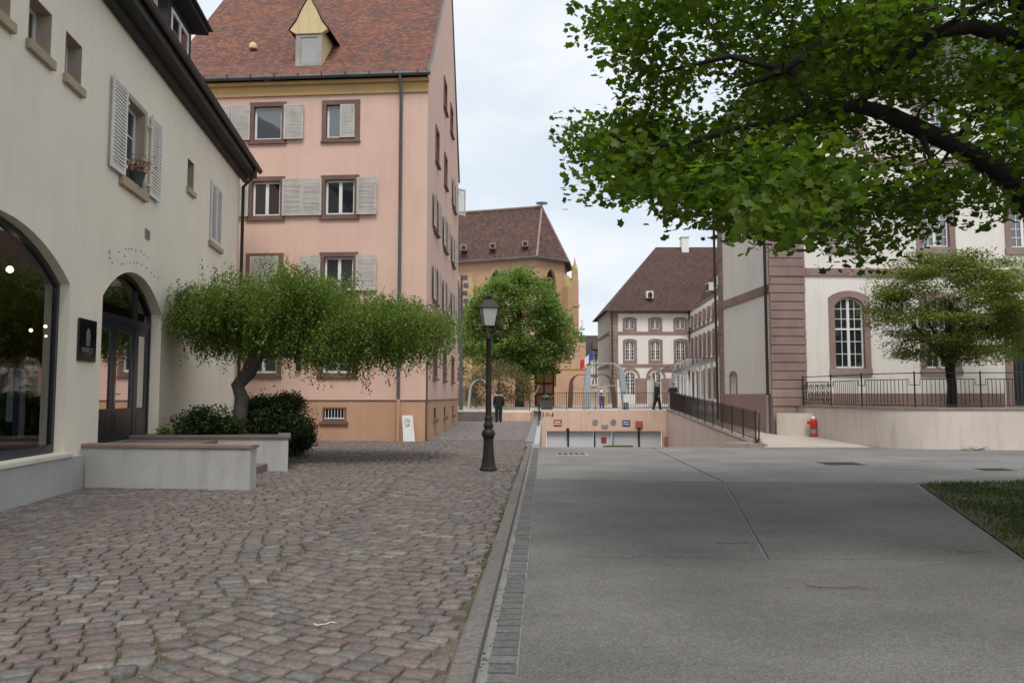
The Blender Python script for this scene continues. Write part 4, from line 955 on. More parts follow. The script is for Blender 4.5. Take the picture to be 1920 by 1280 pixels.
for fl, ci, s0, s1, z0, z1 in wins:
    i_ = rect(s0 + SW, s1 - SW, z0 + .13, z1 - .17); big = (fl == 0 and ci == 1)
    o = window(ph, PF, inset(i_, .004), -.13, .075, 1 if big else 2, 1, mull=None if big else .12, pane='pane_sky' if fl < 1 else ('pane' if fl != 2 else 'pane_old'))
    surround(o, PF, rect(s0, s1, z0, z1), i_, -.02, .045, 'brown_stone')
    B().wbox(PF, s0 - .03, s1 + .03, z0 - .05, z0 + .001, -.02, .085).obj('sill', 'brown_stone', o)
    if fl == 2:      # curtains
        cm = B(); zc0, zc1 = z0 + .2, z1 - .25
        for k in range(26):
            a = s0 + .26 + k * (s1 - s0 - .52) / 26; cm.quad(PF.p(a, zc0, -.2 - .03 * (k % 2)), PF.p(a + (s1 - s0 - .52) / 26, zc0, -.2 - .03 * ((k + 1) % 2)), PF.p(a + (s1 - s0 - .52) / 26, zc1, -.2 - .03 * ((k + 1) % 2)), PF.p(a, zc1, -.2 - .03 * (k % 2)))
        cm.obj('curtain', 'curtain', o)
    sw = .74
    if fl < 3:
        zz0, zz1 = z0 + .1, z1 - .12
        if fl == 0 and ci == 0: shutter(ph, PF, s0 + SW + .02, (s0 + s1) / 2 + .02, zz0 + .02, zz1 - .06, .05, 'shutter_grey', 26, label='weathered shutter closed over the right half of a window'); continue
        if fl == 2 and ci == 1:
            shutter(ph, PF, s0 + SW, (s0 + s1) / 2 - .01, zz0, zz1, .05, 'shutter_grey', 26, label='closed shutter of the shuttered window'); shutter(ph, PF, (s0 + s1) / 2 + .01, s1 - SW, zz0, zz1, .05, 'shutter_grey', 26, label='closed shutter of the shuttered window'); continue
        shutter(ph, PF, s0 - sw + .05, s0 + .06, zz0, zz1, .09, 'shutter_grey', 26)
        shutter(ph, PF, s1 - .06, s1 + sw - .05, zz0, zz1, .09, 'shutter_grey', 26)
o = ring(B(), PF, inset(cel, -.03), inset(cel, .03), -.05, .045).obj('cellar_window', 'brown_stone', ph); plate(B(), PF, cel, -.14).obj('pane', 'sign_black', o); B().wbox(PF, 2.82, 3.88, .58, .70, .0, .12).obj('sill', 'brown_stone', o, bevel=.01)
for i in range(7): B().tube([PF.p(3.0 + i * .115, .76, .0), PF.p(3.0 + i * .115, 1.16, .0)], .013, 6).obj('bar', 'white_paint', o)
B().tube([PF.p(2.96, .80, .0), PF.p(3.73, .80, .0)], .02, 6).obj('rail', 'white_paint', o)
# frieze, gutter, downpipe
B().wbox(PF, -.02, PL, 12.86, 13.24, .0, .07).obj('frieze', 'ochre', ph); B().wbox(PF, -.06, PL, 13.24, 13.36, .0, .2).obj('cornice', 'ochre', ph)
gm = B().tube([PF.p(-.15, 13.45, .36), PF.p(PL + .2, 13.45, .36)], .085, 8); gm.obj('gutter', 'zinc', ph, smooth=True)
for k in range(11): B().wbox(PF, .3 + k * .9, .335 + k * .9, 13.36, 13.55, .25, .46).obj('gutter_bracket', 'gutter_dark', ph)
B().tube([PF.p(.98, 13.42, .36), PF.p(.98, 13.2, .33), PF.p(.98, 12.75, .12), PF.p(.98, 1.5, .11)], .06, 10).obj('downpipe', 'zinc', ph, smooth=True)
B().tube([PF.p(.98, 1.5, .12), PF.p(.98, -.05, .12)], .075, 10).obj('downpipe_foot', 'orange_plinth', ph, smooth=True)
for z in (10.9, 8.3, 5.9, 3.4): B().lathe(PF.p(.98, z, .11), [(.07, -.03), (.075, 0), (.07, .03)], 10).obj('pipe_clamp', 'zinc', ph)
# side wall with gable
RS, RZ = 8.6, 22.6
gab = [(0, 1.46), (PD, 1.46), (PD, PE + .1), (RS, RZ), (.75, PE + 1.0), (0, PE + .35)]
sh = [(5.7, 7.0, 14.5, 15.9), (8.9, 10.2, 14.5, 15.9), (2.55, 3.75, 11.08, 12.55), (6.1, 7.3, 11.08, 12.55)]
rows = [(8.15, 9.6), (5.3, 6.75), (2.3, 3.6)]; cols_ = [(2.2, 3.5), (6.1, 7.4), (10.2, 11.5)]
allw = [(a, b, c, d, 0) for a, b, c, d in sh] + [(a, b, z0, z1, i + 1) for i, (z0, z1) in enumerate(rows) for a, b in cols_] + [(10.6, 11.9, 11.08, 12.55, 1)]
facade('side_wall', PS, gab, [rect(a + .12, b - .12, c + .1, d - .12) for a, b, c, d, _ in allw], .15, ['pink', 'brown_stone'], ph)
cells = [rect(a, a + .7, .72, 1.15) for a in (2.4, 6.4, 10.6)]
facade('side_plinth', PS, rect(-.03, PD, -.1, 1.46), cells, .25, ['orange_plinth', 'brown_stone'], ph, n0=.03)
B().wbox(PS, -.05, PD, 1.43, 1.475, .0, .05).obj('plinth_moulding', 'brown_stone', ph)
for c in cells:
    o = plate(B(), PS, c, -.15).obj('cellar_window', 'sign_black', ph); B().wbox(PS, c[0][0] - .1, c[1][0] + .1, .58, .70, .0, .14).obj('sill', 'brown_stone', o)
for a, b, c, d, k in allw:
    i_ = rect(a + .12, b - .12, c + .1, d - .12); o = window(ph, PS, inset(i_, .004), -.12, .06, 2, 1, mull=.09); surround(o, PS, rect(a, b, c, d), i_, -.02, .05, 'brown_stone'); B().wbox(PS, a - .05, b + .05, c - .07, c + .001, 0, .12).obj('sill', 'brown_stone', o)
    if k in (1, 2):
        shutter(ph, PS, a - .62, a + .03, c + .05, d - .05, .09, 'shutter_grey', 24); shutter(ph, PS, b - .03, b + .62, c + .05, d - .05, .09, 'shutter_grey', 24)
# half open shutter standing off the wall at the far end
HS = W(tuple(PS.p(12.2, 0, .1)[:2]), (.8, .6)); shutter(ph, HS, 0, .5, 11.1, 12.5, 0, 'shutter_grey', 24, label='shutter standing half open off the side wall')
# back and left walls, roof
cA, cB, cC = PF.p(PL, 0), PS.p(PD, 0), PF.p(PL, 0) + (PS.p(PD, 0) - PS.p(0, 0)); mb = B(); Zv = lambda z: Vector((0, 0, z))
mb.quad(cB + Zv(-.1), cC + Zv(-.1), cC + Zv(PE), cB + Zv(PE)); mb.quad(cC + Zv(-.1), cA + Zv(-.1), cA + Zv(PE), cC + Zv(PE))
rl = PF.p(PL, RZ) + (PS.p(RS, 0) - PS.p(0, 0)); mb.poly([cA + Zv(PE), cC + Zv(PE), rl]); mb.obj('back_wall', 'pink', ph)
mb = B(); v_ = lambda s, z, f: PF.p(s, z) + (PS.p(f, 0) - PS.p(0, 0))
OV = .03
roof_quad(mb, v_(-OV, 13.50, -.42), v_(PL + .25, 13.50, -.42), v_(PL + .25, PE + 1.12, .75), v_(-OV, PE + 1.12, .75))
roof_quad(mb, v_(-OV, PE + 1.12, .75), v_(PL + .25, PE + 1.12, .75), v_(PL + .25, RZ + .08, RS), v_(-OV, RZ + .08, RS))
roof_quad(mb, v_(PL + .25, PE + .1, PD + .3), v_(-OV, PE + .1, PD + .3), v_(-OV, RZ + .08, RS), v_(PL + .25, RZ + .08, RS)); mb.obj('roof', 'tiles_red', ph)
mb = B().tube([v_(-.02, 13.5, -.4), v_(-.02, PE + 1.12, .75), v_(-.02, RZ + .1, RS), v_(-.02, PE + .1, PD + .3)], .05, 5); mb.obj('verge', 'zinc', ph)
# dormer: yellow gablet with flared bell-shaped front over a boarded window
DW = W(tuple(v_(4.70, 0, .55)[:2]), (-1, .075), True); DZ = PE + .92
dm = B().wbox(DW, -.5, .5, DZ, DZ + 1.5, -2.0, 0).obj('dormer', 'yellow_dormer', ph)
ring(B(), DW, rect(-.52, .52, DZ - .02, DZ + 1.28), rect(-.32, .32, DZ + .12, DZ + 1.14), -.02, .05).obj('frame', 'grey_wood', dm)
B().wbox(DW, -.33, .33, DZ + .11, DZ + 1.15, -.04, .02).obj('board', 'metal_grey', dm); B().wbox(DW, -.56, .56, DZ - .09, DZ - .021, -.05, .12).obj('ledge', 'zinc', dm)
bell = [(-.74, DZ + 1.42), (-.5, DZ + 1.27), (.5, DZ + 1.27), (.74, DZ + 1.42), (.50, DZ + 1.74), (.28, DZ + 2.22), (.0, DZ + 2.72), (-.28, DZ + 2.22), (-.50, DZ + 1.74)]
mb = B(); k = len(bell); mb.add([DW.p(s, z, .10) for s, z in bell] + [DW.p(s, z, -.1) for s, z in bell], [tuple(range(k)), tuple(reversed(range(k, 2 * k)))] + [(i, (i + 1) % k, k + (i + 1) % k, k + i) for i in range(k)]); mb.obj('gablet', 'yellow_dormer', dm)
mb = B(); pr = [(-.80, DZ + 1.42), (-.53, DZ + 1.78), (-.30, DZ + 2.26), (0, DZ + 2.80), (.30, DZ + 2.26), (.53, DZ + 1.78), (.80, DZ + 1.42)]
for i in range(6):
    (a, z0), (b, z1) = pr[i], pr[i + 1]; roof_quad(mb, DW.p(a, z0, .13), DW.p(a, z0, -2.6), DW.p(b, z1, -2.6), DW.p(b, z1, .13))
mb.obj('dormer_roof', 'tiles_red', dm)
B().lathe(v_(7.35, PE + 2.35, 1.75), [(.16, -.1), (.17, .04), (.1, .14), (.03, .18)], 10).obj('roof_vent', 'yellow_dormer', ph, smooth=True)
B().wbox(PF, 4.62, 4.78, 2.55, 2.95, .0, .14).obj('wall_lamp', 'iron', ph)
# white board leaning on the house, slim black post
e = empty('leaning_board', (-3.66, 28.3, 0), 'white board with a sketched face leaning against the pink house', 'board')
BW = W((-3.88, 28.18), (1, -.02)); mb = B(); t = .13
mb.hexa([BW.p(0, 0, .0), BW.p(.42, 0, .0), BW.p(.42, 0, .03), BW.p(0, 0, .03), BW.p(-.07, .92, -.11), BW.p(.31, .92, -.11), BW.p(.31, .92, -.08), BW.p(-.07, .92, -.08)]); mb.obj('panel', 'white_paint', e)
mb = B(); lp = lambda u, z: BW.p(-.035 + u - .08 * (z - .45), z, .036 - .1196 * z)
mb.tube([lp(.19 + .10 * math.cos(a), .68 + .11 * math.sin(a)) for a in np.linspace(.4, 5.6, 14)], .007, 5); mb.tube([lp(.15, .7), lp(.18, .74), lp(.2, .7), lp(.19, .66)], .006, 5); mb.tube([lp(.22, .73), lp(.26, .70), lp(.23, .64)], .006, 5); mb.tube([lp(.1, .5), lp(.16, .54), lp(.27, .57)], .006, 5); mb.obj('drawing', 'dark_ink', e)
B().lathe((-3.10, 28.55, 0), [(.045, -.05), (.045, .05), (.032, .06), (.032, 2.75), (.05, 2.76), (.05, 2.86), (.02, 2.9)], 10).obj('post', 'iron', tag(empty('slim_post', (-3.10, 28.55, 0), 'slim black metal post at the corner of the pink house', 'post')), smooth=True)

# ================================================================ school: near block
SQ = (10.31, 31.0); SF = W(SQ, (1, .047)); SS = W(SQ, (-.0476, 1), True); SLn, SDp, SE = 26., 6.55, 14.2
sc_ = empty('school_block', (16, 33, 0), 'white rendered school block with pink sandstone corner blocks and arched windows', 'building')
U = [2.55, 6.25, 9.95, 13.65, 17.35]
gw = [arched(u, u + 1.2, 2.72, 5.28, 5.56, 8) for u in U if u != 9.95]; uw = [rect(u + .0, u + 1.14, 7.62, 9.9) for u in U]; tw = [rect(u, u + 1.14, 12.02, 13.55) for u in U]
dr = rect(9.79, 11.6, 1.25, 4.6)
facade('wall', SF, rect(0, SLn, -.1, SE), gw + uw + tw + [dr], .22, ['school_white', 'sandstone'], sc_)
def stone_surround(parent, poly, wdt, sillz):
    s0, s1 = poly[0][0], poly[1][0]; z0 = poly[0][1]; k = len(poly)
    outer = [(s0 - wdt, z0 - .28), (s1 + wdt, z0 - .28)] + [(s1 + wdt if p[0] > s1 - .01 else s0 - wdt if p[0] < s0 + .01 else (s0 + s1) / 2 + (p[0] - (s0 + s1) / 2) * (s1 - s0 + 2 * wdt) / (s1 - s0), p[1] + .25) for p in poly[2:]]
    ring(B(), SF, outer, poly, -.02, .035).obj('surround', 'sandstone', parent)
    B().wbox(SF, s0 - wdt - .02, s1 + wdt + .02, z0 - .29, z0 - .04, .0, .075).obj('sill', 'sandstone_grey', parent)
for p in gw: o = window(sc_, SF, inset(p, .006), -.14, .06, 4, 6, .026, .11, 4.28, 'pane_old', split=True); stone_surround(o, p, .24, 0)
for p in uw: o = window(sc_, SF, inset(p, .006), -.14, .06, 4, 6, .026, .11, None, 'pane_sky', split=True); stone_surround(o, p, .24, 0)
for p in tw: o = window(sc_, SF, inset(p, .006), -.14, .06, 4, 4, .026, .11, None, 'pane_sky'); stone_surround(o, p, .24, 0)
o = B().wbox(SF, 9.79, 11.6, 1.25, 4.6, -.2, -.12).obj('door', 'navy', sc_); ring(B(), SF, rect(9.5, 11.9, 1.2, 4.9), dr, -.02, .05).obj('surround', 'sandstone', o)
for i in range(9): B().tube([SF.p(9.95 + i * .19, 1.4, -.08), SF.p(9.95 + i * .19, 3.4, -.08)], .015, 5).obj('grille_bar', 'iron', o)
# corner blocks (rusticated pier), string courses, plinth stones: each its own block
z = 1.2; k = 0
while z < SE - .2:
    if 6.36 < z < 6.72: z = 6.74
    h = .345; B().wbox(SF, -.06 - .02 * (k % 2), 1.36 + random.uniform(-.012, .012), z + .017, z + h - .017, -.06, .075).obj('quoin_stone', 'sandstone' if random.random() > .1 else 'sandstone_grey', sc_, bevel=.02); z += h; k += 1
B().wbox(SF, -.04, 1.33, -.1, SE, -.04, .035).obj('pier_joints', 'sandstone_grey', sc_)
def course(w, s0, s1, z0, z1, n, mat, name='string_stone', l=.95):
    s = s0
    while s < s1 - .05:
        e_ = min(s1, s + l * random.uniform(.75, 1.2)); B().wbox(w, s + .004, e_ - .004, z0, z1, -.02, n + random.uniform(-.004, .004)).obj(name, mat, sc_, bevel=.012); s = e_
course(SF, 1.4, SLn, 6.39, 6.71, .07, 'sandstone'); course(SF, -.1, 1.38, 6.37, 6.735, .11, 'sandstone'); course(SF, 1.4, SLn, 10.95, 11.25, .07, 'sandstone')
course(SF, 1.4, 9.4, .9, 1.40, .06, 'sandstone', 'plinth_stone', 1.6); course(SF, 1.4, 9.4, 1.404, 1.72, .055, 'sandstone', 'plinth_stone', 1.9); course(SF, 12, SLn, .9, 1.72, .06, 'sandstone', 'plinth_stone', 1.9)
B().wbox(SF, -.3, SLn, SE, SE + .3, -.3, .35).obj('cornice', 'sandstone', sc_); B().wbox(SS, -.3, SDp + .3, SE + .002, SE + .298, -.3, .35).obj('cornice', 'sandstone', sc_)
# side face
facade('side_wall', SS, rect(.0, SDp, 1.7, SE), [arched(4.35, 5.1, 1.72, 2.45, 2.62, 6)], .12, ['school_white', 'school_white'], sc_)
plate(B(), SS, arched(4.35, 5.1, 1.72, 2.45, 2.62, 6), -.115).obj('niche_back', 'school_white', sc_)
ni = arched(4.35, 5.1, 1.70, 2.45, 2.62, 6); ring(B(), SS, [(4.22, 1.69), (5.23, 1.69)] + [(4.72 + (p[0] - 4.72) * 1.34, p[1] + .14) for p in ni[2:]], ni, -.02, .03).obj('niche_surround', 'sandstone', sc_)
B().wbox(SS, 0.02, SDp, -.1, 1.7, -.1, .03).obj('side_base', 'school_base', sc_)
s = .05
while s < SDp: e_ = min(SDp, s + 1.1); B().wbox(SS, s, e_ - .006, 5.72, 6.08, -.02, .07).obj('string_stone', 'sandstone', sc_, bevel=.012); s = e_
z = 0.
while z < SE - .2: B().wbox(SS, SDp - .55, SDp + .05, z + .01, z + .44, -.03, .06).obj('quoin_stone', 'sandstone', sc_, bevel=.012); z += .45
B().tube([SS.p(.25, SE, .3), SS.p(.25, SE - .5, .13), SS.p(.25, 1.75, .13), SS.p(.3, 1.65, .13)], .062, 8).obj('downpipe', 'iron_brown', sc_, smooth=True); B().tube([SS.p(.3, 1.66, .14), SS.p(.3, .02, .14)], .085, 8).obj('downpipe_foot', 'metal_grey', sc_, smooth=True)
B().tube([SS.p(SDp + .12, SE, .2), SS.p(SDp + .12, .5, .14)], .062, 8).obj('downpipe', 'iron_brown', sc_, smooth=True)
a, b = SF.p(SLn, 0), SS.p(SDp, 0); c = a + (b - SF.p(0, 0)); mb = B(); mb.quad(b + Zv(-.1), c + Zv(-.1), c + Zv(SE), b + Zv(SE)); mb.quad(a + Zv(-.1), c + Zv(-.1), c + Zv(SE), a + Zv(SE)); mb.obj('back_wall', 'school_white', sc_)
mb = B(); fv = lambda s, d, z: SF.p(s, z) + (SS.p(d, 0) - SS.p(0, 0))
roof_quad(mb, fv(-.4, -.4, SE + .3), fv(SLn, -.4, SE + .3), fv(SLn, 3.4, SE + 4.6), fv(3.4, 3.4, SE + 4.6)); roof_quad(mb, fv(SLn, SDp + .4, SE + .3), fv(-.4, SDp + .4, SE + .3), fv(3.4, 3.4, SE + 4.6), fv(SLn, 3.4, SE + 4.6))
roof_poly(mb, [fv(-.4, SDp + .4, SE + .3), fv(-.4, -.4, SE + .3), fv(3.4, 3.4, SE + 4.6)]); mb.obj('roof', 'tiles_grey', sc_)
# retaining wall (curved), forecourt, iron fence, hydrant
wpts = [(11.25, 31.0), (11.5, 29.8), (11.68, 28.2), (11.85, 27.0), (12.2, 26.0), (12.8, 25.35), (13.8, 24.95), (16, 24.75), (20, 24.6), (30, 24.4)]
for _ in range(3):      # round the corners of the plan
    wpts = [wpts[0]] + [q for a, b in zip(wpts[:-1], wpts[1:]) for q in ((a[0] * .75 + b[0] * .25, a[1] * .75 + b[1] * .25), (a[0] * .25 + b[0] * .75, a[1] * .25 + b[1] * .75))] + [wpts[-1]]
rw = empty('retaining_wall', (14, 25, 0), 'low stained cream retaining wall curving past the fire hydrant', 'wall')
mb = B(); mc = B(); th = .35
def off(i):
    a = Vector(wpts[max(i - 1, 0)]); b = Vector(wpts[min(i + 1, len(wpts) - 1)]); t = (b - a).normalized(); return Vector((-t.y, t.x))
for i in range(len(wpts) - 1):
    p, q = Vector(wpts[i]), Vector(wpts[i + 1]); po, qo = p + off(i) * th, q + off(i + 1) * th
    mb.hexa([(p.x, p.y, -.12), (q.x, q.y, -.12), (qo.x, qo.y, -.12), (po.x, po.y, -.12), (p.x, p.y, 1.18), (q.x, q.y, 1.18), (qo.x, qo.y, 1.18), (po.x, po.y, 1.18)])
    p2, q2 = p - off(i) * .04, q - off(i + 1) * .04; mc.hexa([(p2.x, p2.y, 1.183), (q2.x, q2.y, 1.183), (qo.x, qo.y, 1.183), (po.x, po.y, 1.183), (p2.x, p2.y, 1.25), (q2.x, q2.y, 1.25), (qo.x, qo.y, 1.25), (po.x, po.y, 1.25)])
mb.obj('wall', 'wall_render', rw); mc.obj('coping', 'sandstone_grey', rw)
fc = prism([(x + off(i).x * .3, y + off(i).y * .3) for i, (x, y) in enumerate(wpts)] + [(30, 32.2), (11.2, 31.2)], .8, 1.15).obj('forecourt', 'path_gravel'); struct(fc, 'raised forecourt between the retaining wall and the school', 'forecourt')
prism([(10.35, 30.85), (11.6, 30.3), (11.5, 29.9), (10.9, 30.2), (10.3, 30.6)], -.1, .95).obj('stub', 'wall_render', tag(empty('corner_buttress', (10.9, 30.4, 0), 'crumbling rendered stub at the foot of the sandstone corner', 'buttress')))
def bar_mesh(h, r, mat, n=5):
    mb = B().tube([(0, 0, 0), (0, 0, h)], r, n); me = bpy.data.meshes.new('bar'); me.from_pydata([tuple(v) for v in mb.v], [], mb.f); me.materials.append(MATS[mat]); return me
fe = empty('iron_fence', (16, 25, 1.25), 'dark iron fence with stepped panels on the retaining wall', 'fence')
FP = [Vector((*(Vector(p) + off(i) * .17), 1.25)) for i, p in enumerate(wpts)]
cum = [0.]
for i in range(len(FP) - 1): cum.append(cum[-1] + (FP[i + 1] - FP[i]).length)
def on(l):
    for i in range(len(FP) - 1):
        if l <= cum[i + 1] + 1e-6: return FP[i].lerp(FP[i + 1], (l - cum[i]) / (cum[i + 1] - cum[i]))
    return FP[-1]
bm_, pm_ = bar_mesh(.84, .011, 'iron'), bar_mesh(1.16, .024, 'iron', 6); Lt = 17.5; npan = 9; pw = Lt / npan
scroll = None
for k in range(npan + 1): link('post', pm_, fe, on(.15 + k * pw))
for k in range(npan):
    a, b = .15 + k * pw, .15 + (k + 1) * pw; up = lambda l, z: on(l) + Vector((0, 0, z))
    B().tube([up(a + (b - a) * t, 1.1) for t in np.linspace(0, 1, 6)], .016, 5).obj('top_rail', 'iron', fe); B().tube([up(a + (b - a) * t, .06) for t in np.linspace(0, 1, 6)], .014, 5).obj('bottom_rail', 'iron', fe)
    B().tube([up(a, .72), up(a + .16, .72), up(a + .16, .9)] + [up(a + .16 + (b - a - .32) * t, .9) for t in (.25, .5, .75, 1)] + [up(b - .16, .72), up(b, .72)], .014, 5).obj('stepped_rail', 'iron', fe)
    if k == 0:
        for q in range(10):
            l = a + .12 + q * (b - a - .24) / 9
            for zc in (.2, .45, .7): B().tube([up(l + .06 * math.cos(t), zc + .1 * math.sin(t)) for t in np.linspace(0, 5.5, 9)], .012, 4).obj('scroll', 'iron', fe)
    nb = max(8, int((b - a) / .145))
    for q in range(nb): link('bar', bm_, fe, up(a + .16 + (b - a - .32) * (q + .5) / nb, .06))
hy = empty('fire_hydrant', (11.38, 30.05, .05), 'red fire hydrant with a silver foot beside the retaining wall', 'hydrant')
B().lathe((11.38, 29.75, .0), [(.17, 0), (.17, .06), (.12, .08), (.12, .2)], 12).obj('foot', 'red_paint', hy, smooth=True); B().lathe((11.38, 29.75, .2), [(.135, 0), (.135, .17), (.11, .18)], 12).obj('collar', 'metal_grey', hy, smooth=True)
B().lathe((11.38, 29.75, .38), [(.10, 0), (.125, .05), (.125, .30), (.11, .35), (.05, .38)], 12).obj('body', 'red_paint', hy, smooth=True); B().lathe((11.38, 29.75, .76), [(.08, 0), (.07, .06), (.02, .1)], 10).obj('cap', 'white_paint', hy, smooth=True)
for a in (2.6, 4.2): B().tube([(11.38, 29.75, .62), (11.38 + .22 * math.cos(a), 29.75 + .22 * math.sin(a), .62)], [.065, .07], 10).obj('outlet', 'red_paint', hy, smooth=True)
# ramp railing, terrace railings
rr = empty('ramp_railing', (xR(36) + .15, 36, .4), 'dark brown bar railing sloping up along the ramp', 'railing'); bb = bar_mesh(.92, .011, 'iron_brown'); pp = bar_mesh(1.08, .022, 'iron_brown', 6)
rz = lambda y: wk(y) + .09
y = 26.9; k = 0
while y < 46.0:
    link('post' if k % 14 == 0 else 'bar', pp if k % 14 == 0 else bb, rr, (xR(y) + .15, y, rz(y) + (0 if k % 14 == 0 else .1))); y += .125; k += 1
for z in (.1, 1.05): B().tube([(xR(a) + .15, a, rz(a) + z) for a in (26.9, 33, 40, 46.0)], .018, 6).obj('rail', 'iron_brown', rr)
B().tube([(xR(26.9) + .15, 26.9, rz(26.9) + 1.05), (xR(26.4) + .2, 26.55, rz(26.2) + 1.0), (xR(26.3) + .1, 26.4, rz(26.2) - .05)], .03, 6).obj('end_post', 'iron_brown', rr)
prism([(xR(26) - 1.2, 26.12), (xR(26) + .2, 26.02), (xR(26.9) + .3, 26.9), (xR(26.9) - .3, 27.2)], -.09, .05).obj('block', 'sandstone_grey', tag(empty('kerb_block', (xR(26) - .2, 26.2, -.08), 'weathered stone block at the foot of the ramp railing', 'stone')))
prism([(5.2, 45.2), (6.9, 45.1), (7.0, 45.6), (5.6, 45.7)], -2.6, -1.22).obj('block', 'moss', tag(empty('mossy_block', (6, 45.4, -2.6), 'dark mossy block in front of the garage doors', 'block')))
def rail(x0, x1, y, z, label, h=1.02, name='terrace_railing'):
    e = empty(name, ((x0 + x1) / 2, y, z), label, 'railing'); bm2 = bar_mesh(h - .14, .010, 'iron'); pm2 = bar_mesh(h + .04, .022, 'iron', 6); n = int((x1 - x0) / .13)
    for i in range(n + 1): link('post' if i % 13 == 0 else 'bar', pm2 if i % 13 == 0 else bm2, e, (x0 + (x1 - x0) * i / n, y, z + (0 if i % 13 == 0 else .1)))
    for q in (.1, h - .03): B().tube([(x0, y, z + q), (x1, y, z + q)], .016, 6).obj('rail', 'iron', e)
rail(1.5, xR(46) + .15, 46.25, TZ + .07, 'dark bar railing along the top of the garage wall'); rail(-.7, 1.0, 45.2, TZ, 'dark bar railing above the short orange pink wall', .95)
rl2 = empty('ramp_railing', (xL(38) - .2, 38, .2), 'black bar railing along the left side of the ramp', 'railing')
for k in range(60):
    y = 38.2 + k * .125; link('post' if k % 12 == 0 else 'bar', pp if k % 12 == 0 else bb, rl2, (xL(y) - .1, y, zt(y) + (.0 if k % 12 == 0 else .1)))
B().tube([(xL(y) - .1, y, zt(y) + 1.05) for y in (38.2, 45.7)], .018, 6).obj('rail', 'iron', rl2); B().tube([(xL(y) - .1, y, zt(y) + .1) for y in (38.2, 45.7)], .018, 6).obj('rail', 'iron', rl2)
B().tube([(1.35, 45.9, .9), (1.2, 45.9, 1.5), (1.45, 45.9, 1.9), (1.6, 45.9, 2.25)], .035, 6).obj('pole', 'metal_grey', tag(empty('bent_pole', (1.35, 45.9, .75), 'bent grey metal pole at the corner of the terrace', 'pole')))

# ================================================================ far school wings
FW = W((11.4, 90.), (1, 0)); RWg = W((20.5, 90.), (-.061, -1), True); FE = 11.6
fw_ = empty('school_wing', (16, 94, TZ), 'far white school wing with round arcades and steep brown roof', 'building')
bays = [13.55 - 11.4, 16.5 - 11.4, 19.4 - 11.4]; holes = []; specs = []
for b in bays:
    for (z0, zs, zt_, hw, tr) in ((9.35, 10.25, 10.42, .53, None), (5.75, 7.75, 7.95, .53, 7.0), (1.75, 4.0, 4.05 + .35, .6, 3.2)):
        p = arched(b - hw, b + hw, z0, zs, zt_, 6); holes.append(p); specs.append((p, z0, tr))
facade('wall', FW, rect(-.1, 9.1, TZ - .1, FE), holes, .25, ['school_white', 'sandstone'], fw_)
for p, z0, tr in specs:
    o = window(fw_, FW, inset(p, .01), -.15, .08, 4, 4 if tr is None else 6, .035, .15, tr, 'pane_old'); k = len(p); s0, s1 = p[0][0], p[1][0]; m = (s0 + s1) / 2
    if z0 > 2: ring(B(), FW, [(s0 - .28, z0 - .36), (s1 + .28, z0 - .36)] + [(m + (q[0] - m) * (s1 - s0 + .56) / (s1 - s0), q[1] + .28) for q in p[2:]], p, -.02, .06).obj('surround', 'sandstone', o)
    else:
        ar = arched(m - 1.12, m + 1.12, 3.6, 3.75, 4.9, 10); ai = arched(m - .9, m + .9, 3.6, 3.75, 4.65, 10); ring(B(), FW, ar, ai, .02, .1).obj('arcade_arch', 'sandstone', o)
for a in (-.1, 3.42, 6.4): B().wbox(FW, a + (.0 if a < 0 else -.65), a + (.75 if a < 0 else .65), TZ, 3.65, .0, .12).obj('arcade_pier', 'sandstone', fw_)
for z in (4.98, 8.72): B().wbox(FW, -.15, 9.1, z, z + .3, .0, .1).obj('string_course', 'sandstone', fw_)
B().wbox(FW, -.2, 9.1, FE - .5, FE, .0, .12).obj('cornice', 'sandstone', fw_); B().wbox(FW, -.15, .75, 3.7, FE - .5, -.1, .09).obj('corner_pier', 'sandstone', fw_)
z = 3.7
while z < FE - .6: B().wbox(FW, -.19, .79, z + .02, z + .42, -.1, .13).obj('quoin_stone', 'sandstone' if random.random() > .3 else 'sandstone_grey', fw_); z += .44
B().tube([FW.p(.1, FE, .3), FW.p(.1, 3.3, .22)], .07, 6).obj('downpipe', 'iron_brown', fw_); B().tube([FW.p(8.95, FE, .3), FW.p(8.95, 1, .2)], .08, 6).obj('downpipe', 'iron_brown', fw_)
mb = B(); mb.quad((11.3, 90, TZ), (11.2, 102, TZ), (11.2, 102, FE), (11.3, 90, FE)); mb.quad((11.2, 102, TZ), (32, 102, TZ), (32, 102, FE), (11.2, 102, FE)); mb.obj('side_wall', 'school_white', fw_)
B().box(11.12, 11.28, 90, 102, 8.72, 9.02).box(11.12, 11.28, 90, 102, 4.98, 5.28).obj('side_string_course', 'sandstone', fw_)
# right-hand arm coming towards the viewer
holes = []; specs = []
for i in range(8):
    c = 1.3 + i * 2.5
    for (z0, zs, zt_, hw, tr) in ((9.35, 10.25, 10.42, .5, None), (5.75, 7.75, 7.95, .5, 7.0), (1.75, 4.0, 4.2, .5, 3.2)): p = arched(c - hw, c + hw, z0, zs, zt_, 6); holes.append(p); specs.append((p, tr))
facade('wing_wall', RWg, rect(0, 40, TZ - .1, FE), holes, .25, ['school_white', 'sandstone'], fw_)
for p, tr in specs:
    o = window(fw_, RWg, inset(p, .01), -.15, .08, 4, 4, .035, .15, tr, 'pane_old'); s0, s1 = p[0][0], p[1][0]; m = (s0 + s1) / 2
    ring(B(), RWg, [(s0 - .3, p[0][1] - .4), (s1 + .3, p[0][1] - .4)] + [(m + (q[0] - m) * 1.6, q[1] + .3) for q in p[2:]], p, -.02, .06).obj('surround', 'sandstone', o)
for z in (4.98, 8.72): B().wbox(RWg, .12, 40, z, z + .3, .0, .1).obj('string_course', 'sandstone', fw_)
